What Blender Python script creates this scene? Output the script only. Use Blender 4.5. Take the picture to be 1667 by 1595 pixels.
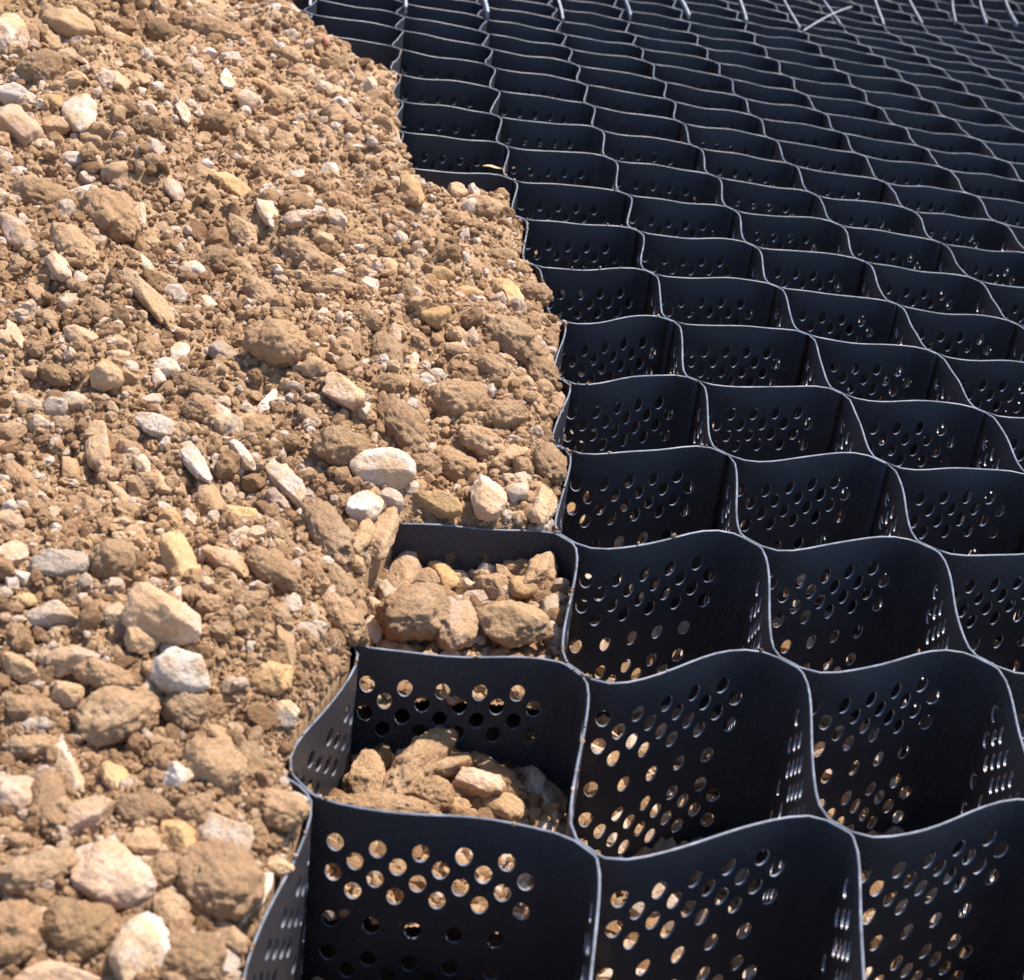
import bpy, math, random
import numpy as np
for o in list(bpy.data.objects): bpy.data.objects.remove(o)
SC = 0.17                      # metres per lattice unit (one side of a geocell)
scene = bpy.context.scene
COL = scene.collection
# ------------------------------------------------------------ camera
CAM = np.array([2.33089032, -4.05577346, 4.05124126])
FPX = 2599.75; CX = 833.5; CY = 797.5; IW = 1667.0
RT = np.array([[0.77529743, 0.38469495, -0.50092284],
               [0.62212835, -0.32833111, 0.71074257],
               [0.10895053, -0.86267519, -0.4938839]])   # columns: right, down, forward
from mathutils import Matrix, Vector
cam = bpy.data.cameras.new('camera'); camo = bpy.data.objects.new('camera', cam); COL.objects.link(camo)
m = Matrix([[RT[0,0], -RT[0,1], -RT[0,2], CAM[0]*SC],
            [RT[1,0], -RT[1,1], -RT[1,2], CAM[1]*SC],
            [RT[2,0], -RT[2,1], -RT[2,2], CAM[2]*SC], [0,0,0,1]])
camo.matrix_world = m
cam.sensor_fit = 'HORIZONTAL'; cam.sensor_width = 36.0; cam.lens = FPX/IW*36.0
cam.clip_start = 0.02; cam.clip_end = 400
cam.dof.use_dof = True; cam.dof.focus_distance = 9.5*SC; cam.dof.aperture_fstop = 13.0
scene.camera = camo
# ------------------------------------------------------------ sun and sky
SUN_DIR = Vector((0.09, 0.47, 1.0)).normalized()
SUN_EL = math.asin(SUN_DIR.z); SUN_AZ = math.atan2(SUN_DIR.x, SUN_DIR.y)
world = bpy.data.worlds.new("World"); scene.world = world; world.use_nodes = True
nt = world.node_tree; nt.nodes.clear()
sky = nt.nodes.new('ShaderNodeTexSky'); sky.sky_type = 'NISHITA'; sky.sun_disc = False
sky.sun_elevation = SUN_EL; sky.sun_rotation = SUN_AZ
bg = nt.nodes.new('ShaderNodeBackground'); bg.inputs[1].default_value = 0.14
wo = nt.nodes.new('ShaderNodeOutputWorld')
nt.links.new(sky.outputs[0], bg.inputs[0]); nt.links.new(bg.outputs[0], wo.inputs[0])
sl = bpy.data.lights.new('sun', 'SUN'); sl.energy = 4.8; sl.angle = math.radians(0.5); sl.color = (1.0, 0.91, 0.79)
so = bpy.data.objects.new('sun', sl); COL.objects.link(so)
so.rotation_mode = 'QUATERNION'; so.rotation_quaternion = SUN_DIR.to_track_quat('Z', 'Y'); so.location = SUN_DIR*20
vs = scene.view_settings
vs.view_transform = 'Standard'; vs.look = 'None'; vs.exposure = 0.97; vs.gamma = 1.0; vs.use_curve_mapping = False

# ------------------------------------------------------------ ground shape and helpers
def zs(X, Y):
    X = np.clip(X, -25, 12); Y = np.clip(Y, -6, 26)
    return 0.02415*X*X/10 - 0.0174*X*Y/10 - 0.09721*Y*Y/10 + 0.022845*Y**3/100
def unp(px, py, z=0.0):
    d = RT @ np.array([(px-CX)/FPX, (py-CY)/FPX, 1.0]); t = (z-CAM[2])/d[2]
    return CAM + t*d
def proj(p):
    v = (np.asarray(p)-CAM) @ RT
    return CX+FPX*v[...,0]/v[...,2], CY+FPX*v[...,1]/v[...,2], v[...,2]

def hash3(ix, iy, iz, seed):
    h = (ix.astype(np.int64)*374761393 + iy.astype(np.int64)*668265263 + iz.astype(np.int64)*1274126177 + seed*144269504) & 0xFFFFFFFF
    h = ((h ^ (h >> 13))*1103515245 + 12345) & 0xFFFFFFFF
    h = ((h ^ (h >> 15))*2246822519) & 0xFFFFFFFF
    h = h ^ (h >> 16)
    return (h & 0xFFFF)/65535.0
def vnoise(P, seed=0):
    P = np.asarray(P, float); I = np.floor(P).astype(np.int64); F = P-I; F = F*F*(3-2*F)
    r = 0
    for dx in (0,1):
        wx = F[...,0] if dx else 1-F[...,0]
        for dy in (0,1):
            wy = F[...,1] if dy else 1-F[...,1]
            for dz in (0,1):
                wz = F[...,2] if dz else 1-F[...,2]
                r = r + wx*wy*wz*hash3(I[...,0]+dx, I[...,1]+dy, I[...,2]+dz, seed)
    return r*2-1
def fbm(P, seed=0, oct=3, gain=.5):
    r = 0; a = 1; s = 1
    for k in range(oct):
        r = r + a*vnoise(np.asarray(P)*s, seed+k*17); a *= gain; s *= 2.03
    return r
def worley(P, seed=0):
    P = np.asarray(P, float); I = np.floor(P).astype(np.int64); best = np.full(P.shape[:-1], 9.0)
    for dx in (-1,0,1):
        for dy in (-1,0,1):
            for dz in (-1,0,1):
                jx, jy, jz = I[...,0]+dx, I[...,1]+dy, I[...,2]+dz
                c = np.stack([jx+hash3(jx,jy,jz,seed), jy+hash3(jx,jy,jz,seed+5), jz+hash3(jx,jy,jz,seed+9)], -1)
                best = np.minimum(best, ((P-c)**2).sum(-1))
    return np.sqrt(best)
def worley2(P, seed=0):
    P = np.asarray(P, float); I = np.floor(P).astype(np.int64); best = np.full(P.shape[:-1], 9.0); z0 = np.zeros_like(I[...,0])
    for dx in (-1,0,1):
        for dy in (-1,0,1):
            jx, jy = I[...,0]+dx, I[...,1]+dy
            d = (P[...,0]-jx-hash3(jx,jy,z0,seed))**2 + (P[...,1]-jy-hash3(jx,jy,z0,seed+5))**2
            best = np.minimum(best, d)
    return np.sqrt(best)

def new_obj(name, me, parent=None, loc=None):
    o = bpy.data.objects.new(name, me); COL.objects.link(o)
    if parent is not None: o.parent = parent
    if loc is not None: o.location = loc
    return o
def mesh_np(name, V, F, mats, smooth=True, midx=None, uv=None):
    """V (n,3) in lattice units; F list/array of faces (all same size) or (flat, sizes)"""
    me = bpy.data.meshes.new(name)
    V = np.asarray(V, np.float32)*SC
    if isinstance(F, tuple): flat, sizes = F
    else:
        F = np.asarray(F, np.int32); flat = F.ravel(); sizes = np.full(len(F), F.shape[1], np.int32)
    me.vertices.add(len(V)); me.vertices.foreach_set('co', V.ravel())
    me.loops.add(len(flat)); me.loops.foreach_set('vertex_index', np.asarray(flat, np.int32))
    st = np.concatenate([[0], np.cumsum(sizes)[:-1]]).astype(np.int32)
    me.polygons.add(len(sizes)); me.polygons.foreach_set('loop_start', st); me.polygons.foreach_set('loop_total', np.asarray(sizes, np.int32))
    for mm in mats: me.materials.append(mm)
    if midx is not None: me.polygons.foreach_set('material_index', np.asarray(midx, np.int32))
    me.polygons.foreach_set('use_smooth', np.full(len(sizes), bool(smooth)) if not hasattr(smooth, '__len__') else np.asarray(smooth, bool))
    if uv is not None:
        l = me.uv_layers.new(name='UVMap'); l.data.foreach_set('uv', np.asarray(uv, np.float32)[np.asarray(flat)].ravel())
    me.update(calc_edges=True)
    return me

# ------------------------------------------------------------ materials
def mat(name):
    m_ = bpy.data.materials.new(name); m_.use_nodes = True
    n = m_.node_tree; n.nodes.clear()
    out = n.nodes.new('ShaderNodeOutputMaterial'); b = n.nodes.new('ShaderNodeBsdfPrincipled')
    n.links.new(b.outputs[0], out.inputs[0]); return m_, n, b
def noise(n, vec, scale, detail=4, rough=.6):
    t = n.nodes.new('ShaderNodeTexNoise'); t.inputs['Scale'].default_value = scale
    t.inputs['Detail'].default_value = detail; t.inputs['Roughness'].default_value = rough
    n.links.new(vec, t.inputs['Vector']); return t.outputs[0]
def ramp(n, fac, stops):
    r = n.nodes.new('ShaderNodeValToRGB'); n.links.new(fac, r.inputs[0])
    e = r.color_ramp.elements
    while len(e) < len(stops): e.new(0.5)
    for k, (p, c) in enumerate(stops): e[k].position = p; e[k].color = (*c, 1)
    return r.outputs[0]
def mixc(n, f, a, b_, mode='MIX'):
    x = n.nodes.new('ShaderNodeMix'); x.data_type = 'RGBA'; x.blend_type = mode
    if isinstance(f, float): x.inputs[0].default_value = f
    else: n.links.new(f, x.inputs[0])
    for k, v in ((6, a), (7, b_)):
        if isinstance(v, tuple): x.inputs[k].default_value = (*v, 1)
        else: n.links.new(v, x.inputs[k])
    return x.outputs[2]
def math_(n, op, a, b_=0.0):
    x = n.nodes.new('ShaderNodeMath'); x.operation = op
    for k, v in ((0, a), (1, b_)):
        if isinstance(v, (int, float)): x.inputs[k].default_value = v
        else: n.links.new(v, x.inputs[k])
    return x.outputs[0]
def bump(n, b, h, dist, strength=1.0, prev=None):
    x = n.nodes.new('ShaderNodeBump'); x.inputs['Distance'].default_value = dist; x.inputs['Strength'].default_value = strength
    n.links.new(h, x.inputs['Height'])
    if prev is not None: n.links.new(prev, x.inputs['Normal'])
    n.links.new(x.outputs[0], b.inputs['Normal']); return x.outputs[0]

def wall_mat():
    m_, n, b = mat('black_textured_plastic')
    uv = n.nodes.new('ShaderNodeUVMap').outputs[0]
    geo = n.nodes.new('ShaderNodeNewGeometry')
    w = n.nodes.new('ShaderNodeTexWave'); w.wave_type = 'BANDS'; w.bands_direction = 'X'
    w.inputs['Scale'].default_value = 25.0; w.inputs['Distortion'].default_value = 0.5; w.inputs['Detail'].default_value = 1.0
    mp = n.nodes.new('ShaderNodeMapping'); mp.inputs['Rotation'].default_value = (0, 0, math.radians(24)); n.links.new(uv, mp.inputs['Vector']); n.links.new(mp.outputs[0], w.inputs['Vector'])
    tc = n.nodes.new('ShaderNodeTexCoord')
    nz = noise(n, tc.outputs['Object'], 9, 5)
    dust = noise(n, tc.outputs['Object'], 60, 5, .7)
    c = ramp(n, nz, [(.3, (.038, .041, .054)), (.7, (.058, .061, .076))])
    dm = ramp(n, dust, [(.62, (0, 0, 0)), (.8, (1, 1, 1))])
    dmf = math_(n, 'MULTIPLY', dm, .22)
    c = mixc(n, dmf, c, (.16, .12, .085))
    n.links.new(c, b.inputs['Base Color'])
    rr = ramp(n, noise(n, tc.outputs['Object'], 14, 6, .7), [(.32, (.26,)*3), (.68, (.52,)*3)])
    n.links.new(rr, b.inputs['Roughness'])
    b.inputs['Specular IOR Level'].default_value = .5
    nb = bump(n, b, w.outputs[0], 0.0022, .9)
    return m_
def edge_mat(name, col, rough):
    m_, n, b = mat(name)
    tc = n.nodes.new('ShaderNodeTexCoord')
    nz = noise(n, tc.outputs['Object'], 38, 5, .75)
    c = ramp(n, nz, [(.34, tuple(v*.38 for v in col)), (.5, tuple(v*.85 for v in col)), (.68, tuple(min(1, v*1.45) for v in col))])  # light and dark noise patches paint broken glints into the colour
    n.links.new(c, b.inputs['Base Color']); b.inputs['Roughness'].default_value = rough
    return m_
def earth_mat(name, stops, big=9.0, dusty=(.45, .29, .17), dustamt=.5, bumpd=.0016, sc=1.0, speck=True):
    """rock or soil: patchy colour, adhering soil, grainy relief; a little variation from one object to the next"""
    m_, n, b = mat(name)
    tc = n.nodes.new('ShaderNodeTexCoord'); oi = n.nodes.new('ShaderNodeObjectInfo')
    vm = n.nodes.new('ShaderNodeVectorMath'); vm.operation = 'ADD'
    n.links.new(tc.outputs['Object'], vm.inputs[0])
    cx = n.nodes.new('ShaderNodeCombineXYZ'); rs = math_(n, 'MULTIPLY', oi.outputs['Random'], 37.0)
    for k in range(3): n.links.new(rs, cx.inputs[k])
    n.links.new(cx.outputs[0], vm.inputs[1]); vec = vm.outputs[0]
    a = noise(n, vec, big*sc, 5, .65)
    c = ramp(n, a, stops)
    d = noise(n, vec, 26*sc, 6, .7)
    dm = ramp(n, d, [(.42, (0, 0, 0)), (.56, (1, 1, 1))])
    c = mixc(n, math_(n, 'MULTIPLY', dm, dustamt), c, dusty)
    if speck:
        g = noise(n, vec, 420, 3, .8)
        gs = ramp(n, g, [(.3, (.72, .70, .68)), (.5, (1, 1, 1)), (.72, (1.22, 1.2, 1.18))])
        c = mixc(n, 1.0, c, gs, 'MULTIPLY')
    v = math_(n, 'ADD', math_(n, 'MULTIPLY', oi.outputs['Random'], .36), .82)
    hs = n.nodes.new('ShaderNodeHueSaturation'); n.links.new(v, hs.inputs['Value']); n.links.new(c, hs.inputs['Color'])
    n.links.new(hs.outputs[0], b.inputs['Base Color'])
    b.inputs['Roughness'].default_value = .93; b.inputs['Specular IOR Level'].default_value = .18
    h1 = noise(n, vec, 150*sc, 6, .75)
    h2 = noise(n, vec, 700*sc, 3, .7)
    hh = math_(n, 'ADD', h1, math_(n, 'MULTIPLY', h2, .35))
    h3 = noise(n, vec, 45*sc, 5, .6)
    hh = math_(n, 'ADD', hh, math_(n, 'MULTIPLY', h3, 1.6))
    bump(n, b, hh, bumpd*1.3, 1.0)
    return m_
def crumb_mat():
    """loose crumbs: every crumb has its own tone stored on it"""
    m_, n, b = mat('loose_soil_crumbs')
    at = n.nodes.new('ShaderNodeAttribute'); at.attribute_name = 'tone'
    tc = n.nodes.new('ShaderNodeTexCoord')
    c = ramp(n, at.outputs['Fac'], [(0, (.19, .110, .060)), (.3, (.35, .215, .120)), (.62, (.48, .315, .185)), (.80, (.57, .41, .275)), (.88, (.55, .41, .31)), (1, (.62, .50, .42))])
    g = noise(n, tc.outputs['Object'], 420, 3, .8)
    gs = ramp(n, g, [(.3, (.75, .73, .70)), (.5, (1, 1, 1)), (.72, (1.2, 1.18, 1.15))])
    c = mixc(n, 1.0, c, gs, 'MULTIPLY')
    pt = ramp(n, noise(n, tc.outputs['Object'], 7, 4, .6), [(.35, (.78, .74, .72)), (.5, (1, 1, 1)), (.66, (1.10, 1.07, 1.05))])
    c = mixc(n, 1.0, c, pt, 'MULTIPLY')
    n.links.new(c, b.inputs['Base Color']); b.inputs['Roughness'].default_value = .95; b.inputs['Specular IOR Level'].default_value = .15
    bump(n, b, noise(n, tc.outputs['Object'], 190, 6, .8), .0042)
    return m_
M_WALL = wall_mat()
M_EDGE = edge_mat('sunlit_cut_plastic_edge', (.135, .148, .19), .42)  # paler than the walls: sun highlight on the rim put into the colour
M_HOLE = edge_mat('sunlit_hole_rim', (.14, .15, .19), .35)  # bright ring of light on the hole edges, painted as a paler colour
M_PALE = edge_mat('sunlit_strip_and_strap', (.30, .31, .35), .55)  # pale tone paints sunlit faces of seam strips; also colours the binding strap
M_SOIL = earth_mat('tan_gravelly_soil', [(.3, (.32, .195, .108)), (.5, (.45, .290, .170)), (.7, (.57, .400, .262))], 7, (.35, .215, .118), .5, .004)
M_GROUND = earth_mat('subgrade_soil', [(.3, (.16, .105, .06)), (.7, (.30, .21, .13))], 5, (.40, .31, .22), .35, .003)
KM = {
 'W': earth_mat('white_limestone', [(.3, (.50, .40, .33)), (.5, (.60, .50, .43)), (.75, (.68, .60, .54))], 16, (.52, .35, .21), .9, .0026),
 'P': earth_mat('pinkish_stone', [(.3, (.46, .30, .215)), (.5, (.56, .39, .29)), (.75, (.66, .52, .43))], 16, (.46, .295, .165), .85, .0026),
 'T': earth_mat('tan_stone', [(.3, (.36, .225, .13)), (.5, (.47, .31, .19)), (.75, (.56, .40, .265))], 15, (.45, .285, .155), .85, .0030),
 'Y': earth_mat('ochre_stone', [(.3, (.38, .225, .10)), (.55, (.50, .325, .165)), (.75, (.57, .42, .25))], 15, (.40, .25, .13), .5, .0020),
 'R': earth_mat('reddish_stone', [(.3, (.33, .13, .075)), (.7, (.46, .23, .15))], 15, (.40, .25, .13), .5, .002),
 'G': earth_mat('grey_stone', [(.3, (.27, .215, .175)), (.5, (.38, .31, .26)), (.75, (.50, .43, .37))], 18, (.42, .275, .16), .6, .002),
 'B': earth_mat('crumbly_soil_clod', [(.3, (.34, .208, .115)), (.5, (.46, .295, .172)), (.72, (.57, .40, .258))], 18, (.38, .232, .130), .6, .0045),
 'D': earth_mat('dark_brown_clod', [(.3, (.20, .125, .07)), (.6, (.30, .19, .105)), (.8, (.40, .26, .15))], 18, (.36, .225, .12), .5, .004),  # darker brown clod colour
}
M_CRUMB = crumb_mat()
WI0,WJ0=-4,-40
WTAB=[
[(-25.95,23.40),(-25.38,22.76),(-24.81,22.12),(-24.24,21.48),(-23.67,20.84),(-23.10,20.20),(-22.54,19.57),(-21.97,18.94),(-21.41,18.32),(-20.84,17.69),(-20.28,17.07),(-19.72,16.45),(-19.17,15.84),(-18.61,15.22),(-18.05,14.61),(-17.50,14.00),(-16.95,13.40),(-16.40,12.79),(-15.85,12.18),(-15.30,11.58),(-14.76,10.97),(-14.21,10.37),(-13.67,9.76),(-13.14,9.17),(-12.60,8.57),(-12.07,7.98),(-11.53,7.37),(-10.97,6.75),(-10.37,6.09),(-9.74,5.40),(-9.08,4.69),(-8.42,3.97),(-7.77,3.26),(-7.13,2.55),(-6.50,1.85),(-5.92,1.15),(-5.36,0.46),(-4.84,-0.25),(-4.32,-0.97),(-3.78,-1.73),(-3.22,-2.51),(-2.63,-3.32),(-2.00,-4.13),(-1.36,-4.93)],
[(-25.29,24.13),(-24.72,23.49),(-24.15,22.85),(-23.58,22.21),(-23.02,21.57),(-22.45,20.94),(-21.88,20.30),(-21.32,19.67),(-20.75,19.05),(-20.19,18.42),(-19.63,17.80),(-19.07,17.18),(-18.51,16.57),(-17.95,15.96),(-17.40,15.35),(-16.85,14.74),(-16.30,14.13),(-15.75,13.53),(-15.20,12.92),(-14.65,12.31),(-14.10,11.71),(-13.55,11.10),(-13.01,10.49),(-12.48,9.89),(-11.94,9.29),(-11.42,8.70),(-10.89,8.11),(-10.35,7.50),(-9.75,6.83),(-9.10,6.12),(-8.42,5.40),(-7.74,4.67),(-7.07,3.94),(-6.41,3.23),(-5.77,2.52),(-5.16,1.83),(-4.61,1.14),(-4.09,0.44),(-3.58,-0.28),(-3.06,-1.04),(-2.50,-1.84),(-1.89,-2.66),(-1.24,-3.49),(-0.59,-4.30)],
[(-24.64,24.87),(-24.07,24.23),(-23.50,23.59),(-22.93,22.95),(-22.36,22.31),(-21.79,21.67),(-21.23,21.04),(-20.66,20.41),(-20.10,19.78),(-19.54,19.16),(-18.97,18.54),(-18.41,17.92),(-17.86,17.30),(-17.30,16.69),(-16.75,16.09),(-16.20,15.48),(-15.65,14.88),(-15.10,14.27),(-14.55,13.67),(-14.00,13.06),(-13.45,12.45),(-12.90,11.83),(-12.36,11.22),(-11.81,10.61),(-11.28,10.01),(-10.76,9.42),(-10.25,8.84),(-9.73,8.25),(-9.14,7.58),(-8.46,6.83),(-7.76,6.09),(-7.07,5.35),(-6.40,4.62),(-5.73,3.90),(-5.05,3.19),(-4.41,2.50),(-3.85,1.80),(-3.35,1.11),(-2.84,0.39),(-2.29,-0.38),(-1.74,-1.19),(-1.11,-2.04),(-0.44,-2.88),(0.21,-3.67)],
[(-23.99,25.61),(-23.42,24.97),(-22.85,24.32),(-22.28,23.68),(-21.71,23.05),(-21.14,22.41),(-20.58,21.78),(-20.01,21.14),(-19.45,20.52),(-18.88,19.89),(-18.32,19.27),(-17.76,18.65),(-17.21,18.04),(-16.65,17.43),(-16.10,16.83),(-15.55,16.23),(-15.00,15.63),(-14.45,15.03),(-13.91,14.42),(-13.36,13.82),(-12.81,13.20),(-12.26,12.58),(-11.71,11.96),(-11.16,11.34),(-10.62,10.72),(-10.09,10.12),(-9.58,9.55),(-9.08,8.98),(-8.51,8.30),(-7.80,7.51),(-7.11,6.78),(-6.43,6.03),(-5.76,5.30),(-5.09,4.58),(-4.38,3.86),(-3.69,3.17),(-3.11,2.46),(-2.61,1.75),(-2.08,1.02),(-1.44,0.20),(-0.90,-0.61),(-0.23,-1.48),(0.43,-2.29),(1.03,-3.05)],
[(-23.34,26.35),(-22.77,25.71),(-22.20,25.07),(-21.63,24.42),(-21.06,23.79),(-20.49,23.15),(-19.93,22.51),(-19.36,21.88),(-18.80,21.26),(-18.24,20.63),(-17.68,20.01),(-17.12,19.39),(-16.56,18.78),(-16.01,18.18),(-15.46,17.57),(-14.91,16.98),(-14.36,16.38),(-13.82,15.79),(-13.27,15.19),(-12.73,14.59),(-12.18,13.97),(-11.63,13.35),(-11.07,12.72),(-10.52,12.08),(-9.98,11.46),(-9.44,10.84),(-8.91,10.23),(-8.40,9.66),(-7.80,8.98),(-7.14,8.24),(-6.49,7.45),(-5.84,6.74),(-5.16,6.00),(-4.50,5.28),(-3.80,4.54),(-3.07,3.88),(-2.47,3.13),(-1.93,2.40),(-1.32,1.63),(-0.62,0.77),(0.08,-0.10),(0.75,-0.92),(1.29,-1.66),(1.83,-2.39)],
[(-22.69,27.10),(-22.12,26.45),(-21.55,25.81),(-20.98,25.17),(-20.42,24.53),(-19.85,23.89),(-19.28,23.26),(-18.72,22.63),(-18.15,22.00),(-17.59,21.37),(-17.03,20.75),(-16.47,20.14),(-15.92,19.53),(-15.37,18.92),(-14.82,18.32),(-14.27,17.73),(-13.73,17.14),(-13.19,16.56),(-12.65,15.97),(-12.11,15.38),(-11.57,14.77),(-11.02,14.15),(-10.46,13.50),(-9.91,12.86),(-9.37,12.23),(-8.84,11.62),(-8.31,11.02),(-7.74,10.39),(-7.13,9.71),(-6.53,9.01),(-5.91,8.29),(-5.23,7.53),(-4.53,6.75),(-3.91,6.01),(-3.28,5.28),(-2.65,4.60),(-2.00,3.88),(-1.33,3.14),(-0.69,2.38),(0.00,1.56),(0.71,0.72),(1.35,-0.12),(1.97,-0.91),(2.55,-1.67)],
[(-22.05,27.85),(-21.48,27.20),(-20.91,26.56),(-20.34,25.92),(-19.77,25.28),(-19.20,24.64),(-18.64,24.00),(-18.07,23.37),(-17.51,22.74),(-16.95,22.12),(-16.39,21.50),(-15.83,20.88),(-15.28,20.27),(-14.73,19.67),(-14.18,19.08),(-13.64,18.49),(-13.10,17.91),(-12.57,17.34),(-12.04,16.77),(-11.51,16.19),(-10.98,15.60),(-10.44,14.98),(-9.88,14.33),(-9.33,13.68),(-8.79,13.05),(-8.28,12.46),(-7.71,11.83),(-7.08,11.15),(-6.47,10.43),(-5.87,9.68),(-5.22,8.97),(-4.56,8.23),(-3.90,7.46),(-3.27,6.73),(-2.65,6.02),(-2.01,5.33),(-1.35,4.59),(-0.69,3.88),(-0.05,3.13),(0.63,2.31),(1.31,1.49),(1.96,0.67),(2.59,-0.13),(3.21,-0.91)],
[(-21.40,28.60),(-20.83,27.95),(-20.26,27.31),(-19.70,26.67),(-19.13,26.03),(-18.56,25.39),(-18.00,24.75),(-17.43,24.12),(-16.87,23.49),(-16.31,22.87),(-15.75,22.25),(-15.19,21.63),(-14.64,21.02),(-14.09,20.42),(-13.55,19.83),(-13.01,19.25),(-12.47,18.68),(-11.95,18.12),(-11.43,17.57),(-10.92,17.02),(-10.40,16.46),(-9.88,15.85),(-9.33,15.20),(-8.78,14.54),(-8.24,13.91),(-7.67,13.26),(-7.08,12.61),(-6.42,11.84),(-5.81,11.14),(-5.19,10.41),(-4.53,9.66),(-3.88,8.89),(-3.27,8.20),(-2.63,7.42),(-1.97,6.67),(-1.32,5.95),(-0.64,5.23),(-0.00,4.53),(0.63,3.80),(1.29,3.02),(1.94,2.23),(2.59,1.43),(3.23,0.63),(3.85,-0.15)],
[(-20.76,29.35),(-20.19,28.70),(-19.62,28.06),(-19.06,27.42),(-18.49,26.78),(-17.92,26.14),(-17.36,25.51),(-16.80,24.88),(-16.23,24.25),(-15.67,23.62),(-15.12,23.00),(-14.56,22.39),(-14.01,21.78),(-13.46,21.18),(-12.92,20.59),(-12.38,20.01),(-11.85,19.45),(-11.33,18.90),(-10.82,18.37),(-10.32,17.85),(-9.83,17.33),(-9.34,16.78),(-8.82,16.13),(-8.26,15.46),(-7.69,14.82),(-7.04,14.06),(-6.42,13.33),(-5.79,12.63),(-5.17,11.91),(-4.54,11.18),(-3.87,10.34),(-3.23,9.60),(-2.58,8.83),(-1.92,8.09),(-1.26,7.30),(-0.62,6.58),(0.03,5.88),(0.67,5.19),(1.31,4.47),(1.95,3.72),(2.59,2.95),(3.24,2.17),(3.87,1.38),(4.50,0.61)],
[(-20.12,30.11),(-19.55,29.46),(-18.98,28.82),(-18.42,28.18),(-17.85,27.54),(-17.29,26.90),(-16.72,26.27),(-16.16,25.63),(-15.60,25.01),(-15.04,24.38),(-14.48,23.76),(-13.93,23.15),(-13.38,22.54),(-12.83,21.94),(-12.29,21.35),(-11.75,20.77),(-11.23,20.21),(-10.71,19.67),(-10.21,19.16),(-9.72,18.67),(-9.24,18.18),(-8.78,17.69),(-8.31,17.12),(-7.71,16.44),(-7.11,15.73),(-6.47,14.95),(-5.85,14.18),(-5.17,13.48),(-4.52,12.71),(-3.92,11.99),(-3.26,11.18),(-2.64,10.39),(-1.96,9.58),(-1.27,8.80),(-0.60,8.02),(0.05,7.28),(0.70,6.58),(1.33,5.87),(1.97,5.16),(2.61,4.42),(3.25,3.67),(3.88,2.90),(4.52,2.13),(5.14,1.37)],
[(-19.48,30.87),(-18.91,30.22),(-18.35,29.58),(-17.78,28.94),(-17.22,28.30),(-16.65,27.66),(-16.09,27.03),(-15.53,26.40),(-14.97,25.77),(-14.41,25.15),(-13.86,24.53),(-13.30,23.91),(-12.75,23.30),(-12.21,22.70),(-11.67,22.11),(-11.13,21.53),(-10.61,20.97),(-10.09,20.44),(-9.59,19.93),(-9.11,19.46),(-8.64,18.98),(-8.14,18.44),(-7.68,18.00),(-7.13,17.36),(-6.56,16.71),(-5.89,15.89),(-5.27,15.17),(-4.57,14.40),(-3.91,13.62),(-3.29,12.84),(-2.65,12.03),(-2.01,11.21),(-1.33,10.39),(-0.64,9.58),(0.03,8.80),(0.69,8.04),(1.34,7.32),(1.98,6.60),(2.62,5.88),(3.26,5.14),(3.89,4.40),(4.53,3.64),(5.16,2.88),(5.79,2.12)],
[(-18.84,31.63),(-18.28,30.98),(-17.71,30.34),(-17.15,29.70),(-16.58,29.06),(-16.02,28.43),(-15.46,27.80),(-14.90,27.17),(-14.34,26.54),(-13.78,25.92),(-13.23,25.30),(-12.68,24.68),(-12.13,24.08),(-11.59,23.48),(-11.05,22.89),(-10.52,22.31),(-9.99,21.75),(-9.48,21.21),(-8.98,20.70),(-8.52,20.25),(-8.06,19.82),(-7.57,19.33),(-7.07,18.82),(-6.53,18.27),(-5.94,17.59),(-5.32,16.86),(-4.66,16.10),(-3.98,15.31),(-3.31,14.51),(-2.67,13.70),(-2.03,12.87),(-1.37,12.04),(-0.70,11.21),(-0.02,10.39),(0.66,9.60),(1.32,8.83),(1.97,8.09),(2.62,7.35),(3.26,6.62),(3.90,5.88),(4.54,5.14),(5.17,4.39),(5.80,3.63),(6.43,2.88)],
[(-18.21,32.39),(-17.64,31.75),(-17.08,31.11),(-16.51,30.47),(-15.95,29.83),(-15.39,29.20),(-14.83,28.57),(-14.27,27.94),(-13.71,27.31),(-13.16,26.69),(-12.61,26.08),(-12.06,25.46),(-11.51,24.86),(-10.97,24.26),(-10.44,23.67),(-9.91,23.10),(-9.39,22.54),(-8.88,22.00),(-8.39,21.50),(-7.93,21.08),(-7.48,20.69),(-6.98,20.18),(-6.48,19.66),(-5.93,19.09),(-5.33,18.44),(-4.71,17.73),(-4.05,16.97),(-3.38,16.18),(-2.71,15.37),(-2.06,14.54),(-1.40,13.71),(-0.74,12.87),(-0.07,12.04),(0.60,11.22),(1.28,10.42),(1.94,9.64),(2.60,8.88),(3.25,8.13),(3.90,7.38),(4.54,6.64),(5.18,5.89),(5.81,5.14),(6.44,4.39),(7.07,3.64)],
[(-17.57,33.16),(-17.01,32.52),(-16.44,31.88),(-15.88,31.24),(-15.32,30.61),(-14.76,29.97),(-14.20,29.34),(-13.65,28.72),(-13.09,28.09),(-12.54,27.48),(-11.99,26.86),(-11.44,26.25),(-10.90,25.65),(-10.36,25.06),(-9.83,24.47),(-9.30,23.90),(-8.78,23.35),(-8.28,22.82),(-7.80,22.34),(-7.33,21.90),(-6.87,21.48),(-6.37,20.98),(-5.86,20.45),(-5.30,19.87),(-4.70,19.23),(-4.08,18.53),(-3.43,17.78),(-2.77,17.00),(-2.10,16.19),(-1.44,15.36),(-0.78,14.53),(-0.11,13.69),(0.56,12.86),(1.23,12.04),(1.90,11.24),(2.57,10.45),(3.23,9.68),(3.88,8.91),(4.53,8.16),(5.17,7.41),(5.81,6.66),(6.44,5.91),(7.08,5.16),(7.70,4.41)],
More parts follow.
